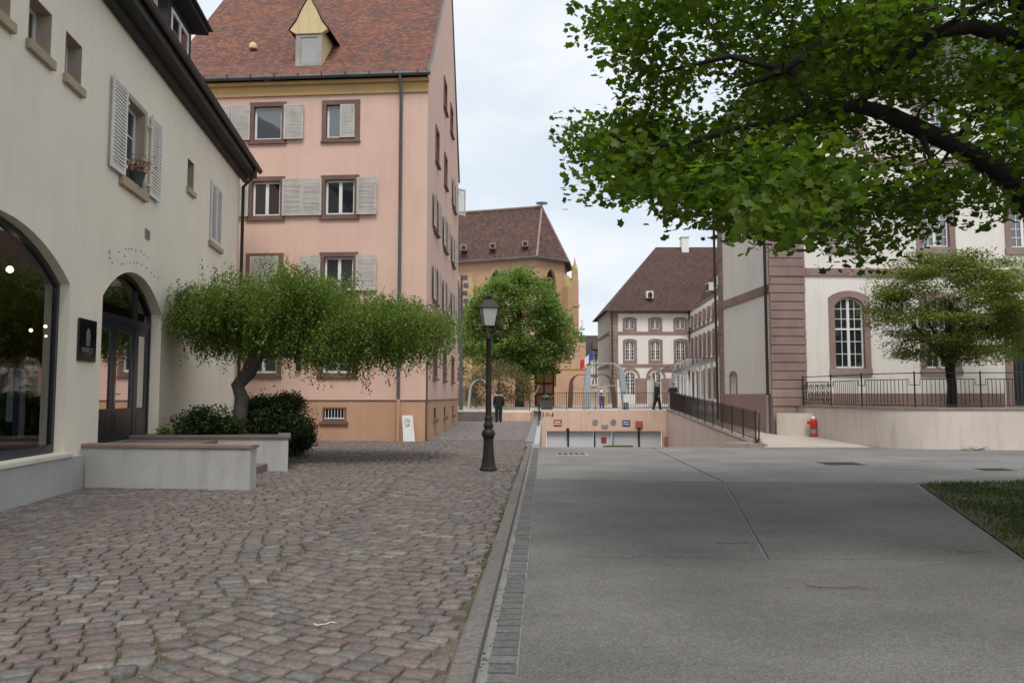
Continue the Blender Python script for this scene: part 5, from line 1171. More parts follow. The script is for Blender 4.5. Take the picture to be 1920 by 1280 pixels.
B().wbox(RWg, .13, 40, FE - .45, FE, 0, .3).obj('cornice', 'sandstone', fw_); B().tube([RWg.p(7.2, FE, .3), RWg.p(7.2, 1, .2)], .08, 6).obj('downpipe', 'iron_brown', fw_)
mb = B(); RZf = 20.0
roof_quad(mb, (10.6, 89.2, FE - .25), (21, 89.2, FE - .25), (26.4, 96, RZf), (17.8, 96, RZf)); roof_poly(mb, [(10.5, 102.8, FE - .25), (10.6, 89.2, FE - .25), (17.8, 96, RZf)]); roof_quad(mb, (40, 102.8, FE - .25), (10.5, 102.8, FE - .25), (17.8, 96, RZf), (40, 96, RZf))
p0, p1 = RWg.p(-1, FE - .1, .6), RWg.p(40, FE - .1, .6); roof_quad(mb, p1, p0, (26.4, 96, RZf), (24.4, 50, RZf)); mb.obj('roof', 'tiles_brown', fw_)
B().box(20.9, 21.75, 95.4, 96.6, 18.9, 21.1).obj('chimney', 'white_paint', fw_); B().box(20.8, 21.85, 95.3, 96.7, 21.1, 21.25).obj('chimney_cap', 'cream_stone', fw_)
o = B().box(15.55, 16.35, 90.0, 92.0, 12.9, 13.75).obj('roof_dormer', 'cream_stone', fw_); B().lathe((15.95, 89.99, 13.2), [(.24, -.2), (.24, .25), (.1, .4)], 10).obj('opening', 'sign_black', o)
for i in range(4): o = B().box(20.5 - .2 * i, 21.7, 81 - 4 * i, 82.4 - 4 * i, 12.6, 13.45).obj('roof_dormer', 'cream_stone', fw_); B().box(20.47 - .2 * i, 20.51 - .2 * i, 81.15 - 4 * i, 82.25 - 4 * i, 12.7, 13.35).obj('opening', 'pane', o)
# covered walk: glass roof on white posts
cw = empty('covered_walk', (12, 52, TZ), 'glass roofed covered walk on slim white posts beside the school', 'canopy')
A0, A1 = Vector((13.4, 65, 0)), Vector((10.55, 40, 0)); dv = (A1 - A0).normalized(); CWl = (A1 - A0).length; CW = W((13.4, 65), (dv.x, dv.y), True)
B().wbox(CW, 0, CWl, 3.42, 3.55, -.05, .05).obj('beam', 'white_paint', cw); B().wbox(CW, 0, CWl, 3.55, 3.58, -1.6, .1).obj('glass_roof', 'canopy_glass', cw)
for i in range(11): B().wbox(CW, i * CWl / 10 - .08, i * CWl / 10 + .08, TZ, 3.42, -.05, .05).obj('post', 'white_paint', cw)
for i in range(3): B().wbox(CW, i * CWl / 10 + .05, (i + 1) * CWl / 10 - .05, TZ + .1, 3.3, -2.1, -2.06).obj('glass_panel', 'canopy_glass', cw)

# ================================================================ steel arches
def arch_band(x0, x1, y, z0, h, wdt, dep, lean, mats, label, name='steel_arch'):
    e = empty(name, ((x0 + x1) / 2, y, z0), label, 'arch'); path = []; r = .8
    path.append((x0, z0)); path.append((x0 + lean * .4, z0 + (h - r) * .5)); path.append((x0 + lean, z0 + h - r))
    for t in np.linspace(0, math.pi / 2, 7)[1:]: path.append((x0 + lean + r * (1 - math.cos(t)), z0 + h - r + r * math.sin(t)))
    rt = [(x1, z0), (x1 - lean * .6, z0 + (h - r) * .5), (x1 - lean * 1.8, z0 + h - r)] + [(x1 - lean * 1.8 - r * (1 - math.cos(t)), z0 + h - r + r * math.sin(t)) for t in np.linspace(0, math.pi / 2, 7)[1:]]
    path += rt[::-1]; mb = B(); k = len(path)
    # tapering wide band: full width at the legs, thin across the top
    def wd2(i): u = abs(i - (k - 1) / 2) / ((k - 1) / 2); return .05 + (wdt - .05) * min(1, max(0, (u - .12) * 1.5))
    V = []
    for i, (x, z) in enumerate(path):
        a, b = Vector(path[max(i - 1, 0)]), Vector(path[min(i + 1, k - 1)]); t = (b - a).normalized(); nn = Vector((t.y, -t.x)); w_ = wd2(i)
        V += [(x, y - dep / 2, z), (x + nn.x * w_, y - dep / 2, z + nn.y * w_), (x + nn.x * w_, y + dep / 2, z + nn.y * w_), (x, y + dep / 2, z)]
    F_ = []
    for i in range(k - 1):
        for j in range(4): j2 = (j + 1) % 4; F_.append((i * 4 + j, i * 4 + j2, i * 4 + 4 + j2, i * 4 + 4 + j))
    mb.add(V, F_ + [(3, 2, 1, 0), (k * 4 - 4, k * 4 - 3, k * 4 - 2, k * 4 - 1)]); mb.obj('band', mats, e, smooth=True)
    return e
e = arch_band(4.22, 6.95, 46.9, TZ, 2.85, .36, .5, .12, 'steel', 'silver steel arch standing on the terrace above the garage'); B().tube([(4.5, 46.9, TZ + 1.45), (6.6, 46.9, TZ + 1.5)], .025, 6).obj('tie_bar', 'steel', e)
e = arch_band(4.05, 7.6, 57, TZ, 2.45, .3, .6, .1, 'steel_brown', 'dark rusty arch standing behind the silver arch'); B().tube([(4.3, 57, TZ + 1.2), (7.3, 57, TZ + 1.2)], .03, 6).obj('tie_bar', 'steel', e)
arch_band(13.0, 14.9, 65.2, TZ, 2.7, .45, .6, .1, 'steel', 'silver steel arch at the open end of the covered walk')
arch_band(-2.95, -1.2, 52, TZ, 2.0, .16, .4, .1, 'steel', 'pale steel arch beside the overgrown bower')
e = empty('info_panel', (6.75, 46.7, TZ), 'white information panel on the terrace railing', 'sign'); B().box(6.55, 6.98, 46.18, 46.21, TZ + .5, TZ + .98).obj('panel', 'white_paint', e); B().tube([(6.76, 46.22, TZ), (6.76, 46.22, TZ + .5)], .02, 6).obj('stand', 'iron', e)
e = empty('flower_tub', (2.05, 46.8, TZ), 'grey flower tub with pale blooms behind the terrace railing', 'planter'); B().hexa([(1.75, 46.6, TZ), (2.4, 46.6, TZ), (2.4, 47.2, TZ), (1.75, 47.2, TZ), (1.68, 46.55, TZ + .62), (2.47, 46.55, TZ + .62), (2.47, 47.25, TZ + .62), (1.68, 47.25, TZ + .62)]).obj('tub', 'zinc', e)
me, _, _ = leaf_mesh('plants', np.array([2.07, 46.9, TZ + .72]) + RNG.normal(0, 1, (260, 3)) * [.2, .17, .07], .1, .9, LEAF_OVAL, 'leaf_ivy', RNG, .4); tag(link('plants', me, e), kind='stuff').location = -e.location
me, _, _ = leaf_mesh('blooms', np.array([2.07, 46.9, TZ + .83]) + RNG.normal(0, 1, (50, 3)) * [.2, .17, .05], .08, .9, LEAF_OVAL, 'pale_flower', RNG, .4); tag(link('blooms', me, e), kind='stuff').location = -e.location
# flag
e = empty('flag_pole', (6.25, 60, TZ), 'tricolour flag on a thin pole', 'flag'); B().tube([(6.25, 60, TZ), (6.25, 60, 5.05)], .03, 6).obj('pole', 'metal_grey', e)
fl = lambda u, v: (6.22 - u * 1.0, 60 + .1 * math.sin(u * 7), 4.95 - u * .62 - v * (.55 + .12 * u) + .06 * math.sin(u * 6))
for i, m in enumerate(('flag_blue', 'flag_white', 'flag_red')):
    mb = B()
    for a in range(4): u0, u1 = (i + a / 4) / 3, (i + (a + 1) / 4) / 3; mb.quad(fl(u0, 0), fl(u1, 0), fl(u1, 1), fl(u0, 1))
    o = mb.obj('stripe', m, e); sm = o.modifiers.new('s', 'SOLIDIFY'); sm.thickness = .01

# ================================================================ church
K0, K1, K2 = Vector((2.65, 86.7, 0)), Vector((5.97, 89.5, 0)), Vector((6.7, 95, 0)); CH = W((2.65, 86.7), (-1, .405), True); CA = W((5.97, 89.5), (K0 - K1).to_2d()[:], True); CB = W((6.7, 95.), (K1 - K2).to_2d()[:], True); CE = 17.0
ch = empty('church', (0, 90, TZ), 'tall orange church choir with steep brown roof and pointed windows', 'church')
gwin = lambda c, hw, z0, zs, zt_: arched(c - hw, c + hw, z0, zs, zt_, 12, True)
hs = [gwin(c, .95, 6.5, 14.0, 16.0) for c in (4.7, 10.3, 15.6, 21)]; facade('wall', CH, rect(0, 30, TZ - .1, CE), hs, .5, ['church', 'church_stone'], ch)
la = (K1 - K0).length; ha = [gwin(la / 2 - .1, .85, 6.5, 14.0, 16.0)]; facade('apse_wall', CA, rect(0, la, TZ - .1, CE), ha, .5, ['church', 'church_stone'], ch)
lb_ = (K2 - K1).length; facade('apse_wall', CB, rect(0, lb_, TZ - .1, CE), [gwin(lb_ / 2, .9, 6.5, 14, 16)], .5, ['church', 'church_stone'], ch)
for w_, hh in ((CH, hs), (CA, ha), (CB, [gwin(lb_ / 2, .9, 6.5, 14, 16)])):
    for p in hh:
        o = plate(B(), w_, p, -.35).obj('window', 'pane_old', ch); s0, s1 = p[0][0], p[1][0]; m = (s0 + s1) / 2; ring(B(), w_, [(m + (q[0] - m) * 1.32, q[1] + (.45 if i > 1 else -.3)) for i, q in enumerate(p)], p, -.02, .06).obj('surround', 'church_stone', o)
        mb = B(); mb.wbox(w_, m - .07, m + .07, 6.5, 14.6, -.34, -.2); mb.tube([w_.p(m + .45 * math.cos(t), 14.6 + .4 * math.sin(t), -.26) for t in np.linspace(0, 6.28, 12)], .07, 5); mb.obj('tracery', 'church_stone', o)
def buttress(w_, s, top=15.2, d=1.6):
    mb = B(); mb.wbox(w_, s - .45, s + .45, TZ, 8, -.1, d); mb.wbox(w_, s - .4, s + .4, 8, top - 1.2, -.1, d * .7)
    mb.add([w_.p(s - .4, top - 1.2, d * .7), w_.p(s + .4, top - 1.2, d * .7), w_.p(s + .4, top - 1.2, -.1), w_.p(s - .4, top - 1.2, -.1), w_.p(s, top + .6, -.1), w_.p(s, top, d * .6)], [(0, 1, 5), (1, 2, 4, 5), (3, 0, 5, 4)]); return mb.obj('buttress', 'church_stone', ch)
for s in (.0, 7.5, 13., 18.3): buttress(CH, s)
buttress(CA, .05); o = buttress(CB, .4, 15.6, 1.9)
o = B().box(6.75, 7.75, 90.6, 92.2, TZ, 15.0).obj('pier', 'church', ch); B().hexa([(7.0, 90.9, 15), (7.75, 90.9, 15), (7.75, 91.6, 15), (7.0, 91.6, 15), (7.05, 90.95, 16.4), (7.7, 90.95, 16.4), (7.7, 91.55, 16.4), (7.05, 91.55, 16.4)]).lathe((7.38, 91.25, 16.4), [(.36, 0), (.1, .9), (.02, 1.5)], 8).obj('pinnacle', 'church_stone', o)
B().box(6.6, 7.95, 90.4, 92.4, 5.5, 5.8).box(6.7, 7.85, 90.5, 92.3, 12.0, 12.25).obj('ledge', 'church_stone', o)
B().box(4.9, 8.2, 87.0, 89.4, TZ, 7.6).obj('annex', 'church', ch); B().box(4.75, 8.35, 86.9, 89.4, 4.6, 4.8).obj('annex_ledge', 'church_stone', ch)
mb = B(); RG = Vector((3.6, 93.2, 24.3)); far = Vector((3.6 - 27, 93.2 + 27 * .405, 24.9)); e0 = CH.p(30, CE, .7); e1 = Vector((2.75, 86.0, CE)); e2 = Vector((6.55, 89.2, CE)); e3 = Vector((7.4, 95.2, CE)); e4 = Vector((5.5, 101, CE)); e5 = far + Vector((1.5, 8, CE - 24.9))
roof_quad(mb, e0, e1, RG, far); roof_poly(mb, [e1, e2, RG]); roof_poly(mb, [e2, e3, RG]); roof_poly(mb, [e3, e4, RG]); roof_quad(mb, e4, e5, far, RG); mb.obj('roof', 'tiles_church', ch)
mb = B(); mb.tube([e0, e1, e2, e3], .14, 6); mb.obj('gutter', 'zinc', ch); mb = B(); mb.tube([e1 + Zv(.05), RG + Zv(.1)], .13, 6); mb.tube([e2 + Zv(.05), RG + Zv(.1)], .1, 6); mb.tube([RG + Zv(.1), far + Zv(.1)], .16, 6); mb.obj('ridge_tiles', 'sandstone', ch)
mb = B().tube([RG, RG + Zv(.55)], .05, 5); mb.lathe(RG + Zv(.45), [(.7, 0), (.75, .08), (.5, .14)], 12); mb.obj('nest_platform', 'metal_grey', ch)
for px, Yd in ((868, 89.2), (923, 88.2), (985, 86.9)):
    x = (px - 960) / 1470 * Yd; zb = 18.1; o = B().box(x - .36, x + .36, Yd + .2, Yd + 2.2, zb + .3, zb + .95).obj('roof_dormer', 'sandstone_grey', ch); B().box(x - .22, x + .22, Yd + .17, Yd + .21, zb + .4, zb + .8).obj('opening', 'sign_black', o)
# half-timbered house and hut
hh = empty('timbered_house', (12, 112, TZ), 'half timbered white house with dark tiled roof between church and school', 'house'); HW = W((9.2, 112.), (1, 0))
B().box(9.2, 15, 112, 120, TZ, 7.6).obj('wall', 'school_white', hh)
for s in (0.05, .9, 1.8, 2.7, 3.6): B().wbox(HW, s, s + .22, TZ, 7.6, -.05, .06).obj('timber_post', 'brown_stone', hh)
for z in (2.6, 4.4, 6.0, 7.4): B().wbox(HW, 0, 5.8, z, z + .2, -.05, .065).obj('timber_rail', 'brown_stone', hh)
for s in (.27, 2.02): B().add([HW.p(s, 2.8, .05), HW.p(s + .2, 2.8, .05), HW.p(s + .62, 4.4, .05), HW.p(s + .42, 4.4, .05)], [(0, 1, 2, 3)]).obj('timber_brace', 'brown_stone', hh)
for s in (1.15, 2.95): o = B().wbox(HW, s, s + .6, 4.75, 5.8, .0, .07).obj('window', 'white_paint', hh); B().wbox(HW, s + .08, s + .52, 4.83, 5.72, .07, .075).obj('pane', 'pane', o)
mb = B(); roof_quad(mb, (8.9, 111.4, 7.5), (15.4, 111.4, 7.5), (15.4, 116, 10.6), (8.9, 116, 10.6)); roof_quad(mb, (15.4, 120.6, 7.5), (8.9, 120.6, 7.5), (8.9, 116, 10.6), (15.4, 116, 10.6)); mb.obj('roof', 'tiles_dark', hh); B().box(11.6, 12.9, 112.2, 114, 8.3, 9.5).obj('dormer', 'brown_stone', hh); B().box(12.9, 14.4, 115.5, 116.5, 10.2, 11.3).obj('chimney', 'terracotta', hh)
mb = B().tube([(10.4, 116, 10.5), (10.4, 116, 13)], .04, 4)
for k in range(4): mb.tube([(10.05 + .05 * k, 116, 11.6 + .4 * k), (10.75 - .05 * k, 116, 11.6 + .4 * k)], .03, 4)
mb.obj('aerial', 'metal_grey', hh)
kh = empty('timbered_hut', (2.7, 66, TZ), 'small dark timbered hut with pyramid roof under the big tree', 'hut'); B().box(1.9, 3.5, 65.2, 67, TZ, 3.6).obj('wall', 'terracotta', kh)
KW = W((1.9, 65.2), (1, 0))
for s in (0, .7, 1.48): B().wbox(KW, s, s + .12, TZ, 3.6, -.02, .05).obj('timber_post', 'dark_wood', kh)
for z in (1.7, 2.6, 3.45): B().wbox(KW, 0, 1.6, z, z + .12, -.02, .055).obj('timber_rail', 'dark_wood', kh)
mb = B(); c = Vector((2.7, 66.1, 4.7)); q4 = [Vector(p) for p in ((1.3, 64.6, 3.55), (4.1, 64.6, 3.55), (4.1, 67.6, 3.55), (1.3, 67.6, 3.55))]
for i in range(4): roof_poly(mb, [q4[i], q4[(i + 1) % 4], c])
mb.obj('roof', 'tiles_dark', kh)
B().box(-14, 9, 74, 74.4, TZ, 2.5).obj('wall', 'church', tag(empty('garden_wall', (-2, 74.2, TZ), 'long low orange wall behind the trees of the square', 'wall')))
B().box(-60, -12, 96, 110, TZ, 9).obj('wall', 'ochre', tag(empty('background_house', (-36, 100, TZ), 'plain ochre house far behind the pink house', 'house')))

# ================================================================ street lamp
LP = Vector((-.51, 17.1, 0)); la_ = empty('street_lamp', LP, 'dark cast iron street lamp with square lantern standing on the cobbles', 'street lamp')
B().lathe(LP, [(.19, -.04), (.19, .05), (.165, .08), (.145, .16), (.12, .38), (.105, .60), (.11, .66), (.10, .68)], 8).obj('base', 'lamp_iron', la_)
B().lathe(LP, [(.10, .67), (.135, .74), (.15, .80), (.12, .87), (.085, .90), (.105, .95), (.11, .985), (.085, 1.03), (.075, 1.07), (.09, 1.12), (.085, 1.16), (.067, 1.18)], 14).obj('rings', 'lamp_iron', la_, smooth=True)
B().lathe(LP, [(.067, 1.17), (.062, 2.0), (.052, 2.82), (.068, 2.84), (.068, 2.89), (.055, 2.91), (.06, 2.96), (.04, 2.98)], 12).obj('shaft', 'lamp_iron', la_, smooth=True)
mb = B()
for s in (-1, 1): mb.tube([LP + Vector((.0, 0, 2.95)), LP + Vector((s * .06, 0, 2.98)), LP + Vector((s * .1, 0, 3.04)), LP + Vector((s * .105, 0, 3.14))], .016, 6)
mb.obj('bracket', 'lamp_iron', la_)
ro = R(12); cs, sn = math.cos(ro), math.sin(ro); lq = lambda x, y, z: LP + Vector((x * cs - y * sn, x * sn + y * cs, z)); b0, b1, z0, z1 = .115, .18, 3.13, 3.53
mb = B()
for i, (sx, sy) in enumerate(((-1, -1), (1, -1), (1, 1), (-1, 1))):
    mb.tube([lq(sx * b0, sy * b0, z0), lq(sx * b1, sy * b1, z1)], .012, 5); tx, ty = ((1, -1), (1, 1), (-1, 1), (-1, -1))[i]
    mb.tube([lq(sx * b0, sy * b0, z0), lq(tx * b0, ty * b0, z0)], .013, 5); mb.tube([lq(sx * b1, sy * b1, z1), lq(tx * b1, ty * b1, z1)], .016, 5)
mb.obj('lantern_frame', 'lamp_iron', la_)
for i, (sx, sy) in enumerate(((-1, -1), (1, -1), (1, 1), (-1, 1))):
    tx, ty = ((1, -1), (1, 1), (-1, 1), (-1, -1))[i]; B().quad(lq(sx * b0, sy * b0, z0), lq(tx * b0, ty * b0, z0), lq(tx * b1, ty * b1, z1), lq(sx * b1, sy * b1, z1)).obj('pane', 'frosted', la_)
mb = B(); prev = None
for (h_, z) in ((.205, 3.53), (.19, 3.56), (.145, 3.63), (.10, 3.70), (.06, 3.73), (.075, 3.75), (.05, 3.77)):
    r_ = [lq(sx * h_, sy * h_, z) for sx, sy in ((-1, -1), (1, -1), (1, 1), (-1, 1))]
    if prev:
        for i in range(4): mb.quad(prev[i], prev[(i + 1) % 4], r_[(i + 1) % 4], r_[i])
    prev = r_
mb.obj('lantern_roof', 'lamp_iron', la_); B().lathe(LP, [(.05, 3.765), (.07, 3.79), (.05, 3.81), (.02, 3.83), (.0, 3.86)], 8).obj('finial', 'lamp_iron', la_)
# floodlight masts
for (x, y, top, lab, n_, side) in ((-3.25, 50, 9.4, 'tall grey floodlight mast beside the far corner of the pink house', 4, 1), (-1.35, 78, 8.6, 'thin pale mast with small lamps in front of the big tree', 5, -1)):
    e = empty('floodlight_mast', (x, y, TZ), lab, 'lamp mast'); B().lathe((x, y, TZ), [(.14, 0), (.13, 1), (.10, top * .6), (.07, top - TZ)], 10).obj('mast', 'metal_grey' if side < 0 else 'zinc', e, smooth=True)
    for i in range(n_):
        z = top - .25 - i * (.5 if side > 0 else .45); sx = side * (.25 + .06 * (i % 2)); o = B().hexa([(x + sx - .16, y - .3, z - .16), (x + sx + .16, y - .3, z - .16), (x + sx + .12, y, z - .1), (x + sx - .12, y, z - .1), (x + sx - .16, y - .3, z + .16), (x + sx + .16, y - .3, z + .16), (x + sx + .12, y, z + .1), (x + sx - .12, y, z + .1)]).obj('floodlight', 'zinc', e); B().tube([(x, y, z), (x + sx, y - .05, z)], .025, 5).obj('arm', 'zinc', o)

# ================================================================ trees
# overhanging maple: trunk stands in the lawn to the right of the frame
rg = np.random.default_rng(11)
def in_crown(p):
    x, y, z = p
    if y < 6.0: return False
    px = 960 + 1470 * x / y; py = 743 - 1470 * (z - 1.6) / y
    low = np.interp(px, [1000, 1060, 1110, 1200, 1290, 1400, 1500, 1560, 1640, 1720, 1800, 1900, 2100, 2600], [150, 280, 380, 355, 405, 440, 430, 450, 485, 460, 425, 415, 420, 440])
    left = np.interp(py, [-900, -60, 60, 110, 150, 230, 300, 360, 500], [1100, 1055, 1070, 1100, 1190, 1070, 1090, 1105, 1120])
    return py < low - 14 and px > left + 16
base = (7.3, 9.6, -.07)
cen = ellipsoid_pts(560, (6.9, 9.7, 6.4), (6.6, 5.6, 4.1), rg, .25, 2.9, in_crown)
lowc = []
while len(lowc) < 230:     # the drooping skirt
    p = np.array([rg.uniform(.5, 11), rg.uniform(5.8, 12.5), rg.uniform(2.9, 6.2)])
    if ((p[0] - 6.9) / 6.6) ** 2 + ((p[1] - 9.7) / 5.4) ** 2 > 1.02: continue
    if in_crown(p) and not in_crown(p - np.array([0, 0, .9])): lowc.append(p)
cen = np.concatenate([cen, np.array(lowc)])
# loosen the foliage where the facade shows through
def loose(p):
    px = 960 + 1470 * p[:, 0] / p[:, 1]; py = 743 - 1470 * (p[:, 2] - 1.6) / p[:, 1]
    return (px > 1560) & (py > 170) & (py < 460) & (p[:, 1] > 4)
drop = loose(cen) & (rg.uniform(0, 1, len(cen)) < .62); cen = cen[~drop]
A = lambda px, py, Y: (float((px - 960) / 1470 * Y), Y, float(1.6 + (743 - py) / 1470 * Y))
ex = [([(7.3, 9.6, 2.2), A(1990, 440, 9.2), A(1900, 325, 8.9), A(1820, 270, 8.7), A(1740, 232, 8.5), A(1680, 203, 8.4), A(1620, 186, 8.3), A(1540, 200, 8.2), A(1470, 225, 8.2), A(1390, 230, 8.2)], [.16, .135, .118, .105, .095, .085, .072, .055, .042, .025]),
      ([(7.3, 9.6, 3.2), A(2020, 90, 9.4), A(1910, 48, 9.3), A(1850, 30, 9.2), A(1770, 45, 9.1), A(1710, 75, 9.0), A(1670, 115, 9.0)], [.14, .12, .10, .09, .075, .055, .03]),
      ([(7.3, 9.6, 3.6), A(1960, 100, 10.5), A(1900, 150, 10.6), A(1840, 210, 10.8), A(1780, 300, 10.9)], [.1, .07, .055, .045, .02]),
      ([(7.3, 9.6, 4.0), A(1900, -150, 9.0), A(1700, -40, 8.6), A(1640, 20, 8.4), A(1560, 60, 8.2), A(1480, 120, 8.0), A(1400, 150, 8.0)], [.13, .11, .09, .075, .06, .04, .02]),
      ([A(1740, 232, 8.5), A(1760, 290, 8.3), A(1730, 340, 8.1)], [.04, .025, .012]), ([A(1540, 200, 8.2), A(1500, 120, 8.4), A(1380, 90, 8.6), A(1250, 120, 8.8)], [.05, .04, .03, .015]),
      ([A(1390, 230, 8.2), A(1300, 260, 8.3), A(1200, 270, 8.5), A(1140, 240, 8.6)], [.035, .025, .018, .01])]
def clear(p):      # open the foliage in front of the main limbs, so that they show
    px = 960 + 1470 * p[:, 0] / p[:, 1]; py = 743 - 1470 * (p[:, 2] - 1.6) / p[:, 1]; ok = p[:, 1] > 3.5
    for path, wd3 in ((ex[0][0], 24), (ex[1][0], 18)):
        q = np.array([(960 + 1470 * a / b, 743 - 1470 * (c - 1.6) / b, b) for a, b, c in path]); o = np.argsort(q[:, 0]); yy_ = np.interp(px, q[o, 0], q[o, 1])
        ok &= ~((abs(py - yy_) < wd3) & (px > 1600) & (px < 2000) & (p[:, 1] < 9.4) & (rg.uniform(0, 1, len(px)) < .84))
    return ok
tree('maple_tree', base, 'large green maple tree reaching over the driveway from the lawn', [(7.3, 9.6, -.1), (7.28, 9.6, .8), (7.32, 9.6, 2.2), (7.3, 9.6, 3.4), (7.1, 9.7, 5.0), (6.9, 9.8, 7.5)], [.34, .27, .24, .22, .16, .06], cen, 190, .27, .080, LEAF_MAPLE, 'leaf_maple', 'bark_dark', rg, tilt=.9, limbs=60, flat=.5, cvar=.35, hue=.10, singles=300, extra=ex, keep=clear)
# weeping tree in the planter
rg = np.random.default_rng(5); cl = []
top = lambda px: np.interp(px, [322, 345, 400, 470, 520, 590, 640, 720, 800, 850], [545, 538, 540, 518, 510, 518, 532, 548, 572, 600])
bot = lambda px: np.interp(px, [322, 345, 400, 470, 560, 640, 700, 760, 830, 855], [620, 650, 655, 655, 670, 690, 680, 670, 650, 625])
while len(cl) < 460:
    px = rg.uniform(328, 848); Y = rg.uniform(17.4, 21.0); py = rg.uniform(top(px) + 9, bot(px) - 12)
    if (px - 590) ** 2 / 265 ** 2 + ((Y - 19.2) / 2.0) ** 2 > 1.02: continue
    x = (px - 960) / 1470 * 19.0
    if x < -7.1 - .1327 * (Y - 11.25) + .15: continue
    if rg.uniform() < .25 * (px > 780): continue
    cl.append((x, Y, 1.6 + (743 - py) / 1470 * 19.0))
cl = np.array(cl)
strands = []
for c in cl:
    n_ = 20
    for _ in range(n_):
        o = c + rg.normal(0, .22, 3) * [1, 1, .5]; ln_ = rg.uniform(.25, .55) if rg.uniform() > .12 else rg.uniform(.55, .95); k = int(ln_ / .035)
        strands.append(o[None] + np.stack([rg.normal(0, .03, k), rg.normal(0, .03, k), -np.linspace(0, ln_, k) + .15], 1))
sp = np.concatenate(strands)
t = empty('weeping_tree', (-6.45, 18.6, .6), 'weeping tree with umbrella crown growing from the grey planter', 'tree')
tp = [(-6.45, 18.6, .5), (-6.42, 18.6, 1.1), (-6.38, 18.6, 1.55), (-6.50, 18.6, 1.85), (-6.25, 18.6, 2.15), (-6.1, 18.65, 2.5), (-6.15, 18.7, 2.9)]
mb = B().tube(tp, [.19, .165, .16, .155, .17, .18, .15], 12)
exs = [([(-6.12, 18.65, 2.6), (-5.4, 18.5, 2.62), (-4.6, 18.6, 2.45), (-4.0, 18.8, 2.6), (-3.2, 19, 3.0), (-2.2, 19.1, 3.25)], [.12, .10, .085, .07, .045, .02]), ([(-6.15, 18.7, 2.8), (-5.9, 18.8, 3.5), (-5.2, 19, 4.15), (-4.5, 19.1, 4.3), (-3.9, 19.1, 4.1)], [.12, .08, .05, .03, .015]), ([(-6.15, 18.7, 2.8), (-6.7, 18.7, 3.4), (-7.4, 18.6, 3.85), (-7.9, 18.5, 3.9)], [.1, .07, .04, .02]), ([(-5.2, 19, 4.15), (-5.0, 18.7, 4.45), (-4.9, 18.5, 4.55)], [.03, .02, .01]), ([(-3.2, 19, 3.0), (-2.7, 19.2, 3.7), (-2.0, 19.2, 3.85), (-1.5, 19.2, 3.4)], [.03, .022, .015, .008])]
for p, r in exs: mb.tube(p, r, 10)
mb.obj('trunk', 'bark_grey', t, smooth=True)
bl = B(); P = [np.array(p) for e_ in exs for p in e_[0]]
for c in cl[::2]:
    j = int(np.argmin([np.linalg.norm(p - c) + .5 * abs(p[2] - c[2]) for p in P])); a = P[j]; m = (a + c) / 2 + np.array([0, 0, .25]); bl.tube([tuple(a), tuple(m), tuple(c + [0, 0, .12]), tuple(c - [0, 0, .25])], [.016, .012, .007, .004], 4)
bl.obj('branches', 'twig', t, kind='stuff')
me, _, _ = leaf_mesh('crown', sp, .068, 1.0, LEAF_OVAL, 'leaf_birch', rg, .35, .14); o = link('crown', me, t); o.location = -t.location; o['kind'] = 'stuff'
# clipped ball tree behind the fence, and its neighbour
rg = np.random.default_rng(3)
def ball(base, r, label, lmat, n_, per, seed, name='ball_tree'):
    rg = np.random.default_rng(seed); x, y, z = base; c = ellipsoid_pts(n_, (x, y, z + 3.45), (r, r * .9, 2.0), rg, .6, z + 1.55)
    ex = [([(x, y, z + 1.5), (x + math.cos(a) * .5, y + math.sin(a) * .5, z + 2.1), (x + math.cos(a) * 1.4, y + math.sin(a) * 1.3, z + 2.9 + .4 * (k % 2))], [.09, .065, .025]) for k, a in enumerate(np.linspace(.3, 6.4, 8)[:-1])]
    return tree(name, base, label, [(x, y, z - .1), (x + .02, y, z + .8), (x - .02, y, z + 1.5), (x, y, z + 2.3), (x + .1, y, z + 3.6)], [.17, .135, .15, .1, .03], c, per, .30, .088, LEAF_OVAL, lmat, 'bark_dark', rg, tilt=.6, limbs=60, flat=.32, cvar=.3, hue=.1, extra=ex)
ball((14.65, 26.2, 1.15), 2.55, 'round crowned yellow green tree behind the iron fence', 'leaf_lime', 215, 270, 21)
ball((18.6, 27.6, 1.15), 2.4, 'darker green round tree beside the school door', 'leaf_big', 120, 220, 22)
# big tree in front of the church
rg = np.random.default_rng(9)
def kb_(p):
    px = 960 + 1470 * p[0] / p[1]; py = 743 - 1470 * (p[2] - 1.6) / p[1]
    return py > np.interp(px, [865, 900, 940, 980, 1010, 1050, 1085], [590, 545, 515, 503, 515, 570, 625]) and py < np.interp(px, [865, 950, 1010, 1050, 1085], [705, 700, 705, 690, 650])
c = ellipsoid_pts(420, (.55, 63, 7.7), (4.9, 4.6, 5.2), rg, .45, 3.2, kb_)
tree('linden_tree', (.6, 63, TZ), 'tall broad green tree in front of the church', [(.6, 63, TZ - .1), (.6, 63, 2.5), (.55, 63, 5), (.6, 63, 8.5), (.7, 63, 11)], [.4, .33, .28, .18, .05], c, 100, .42, .25, LEAF_OVAL, 'leaf_big', 'bark_dark', rg, tilt=.7, limbs=50, flat=.7, cvar=.4, hue=.14)
c = ellipsoid_pts(70, (-5.6, 70, 6.0), (3, 3, 3.2), rg, .4, 3)
tree('linden_tree', (-5.6, 70, TZ), 'smaller tree half hidden behind the far corner of the pink house', [(-5.6, 70, TZ - .1), (-5.6, 70, 3), (-5.6, 70, 7)], [.25, .2, .06], c, 60, .5, .24, LEAF_OVAL, 'leaf_lime', 'bark_dark', rg, tilt=.7, limbs=16, flat=.7, cvar=.35)
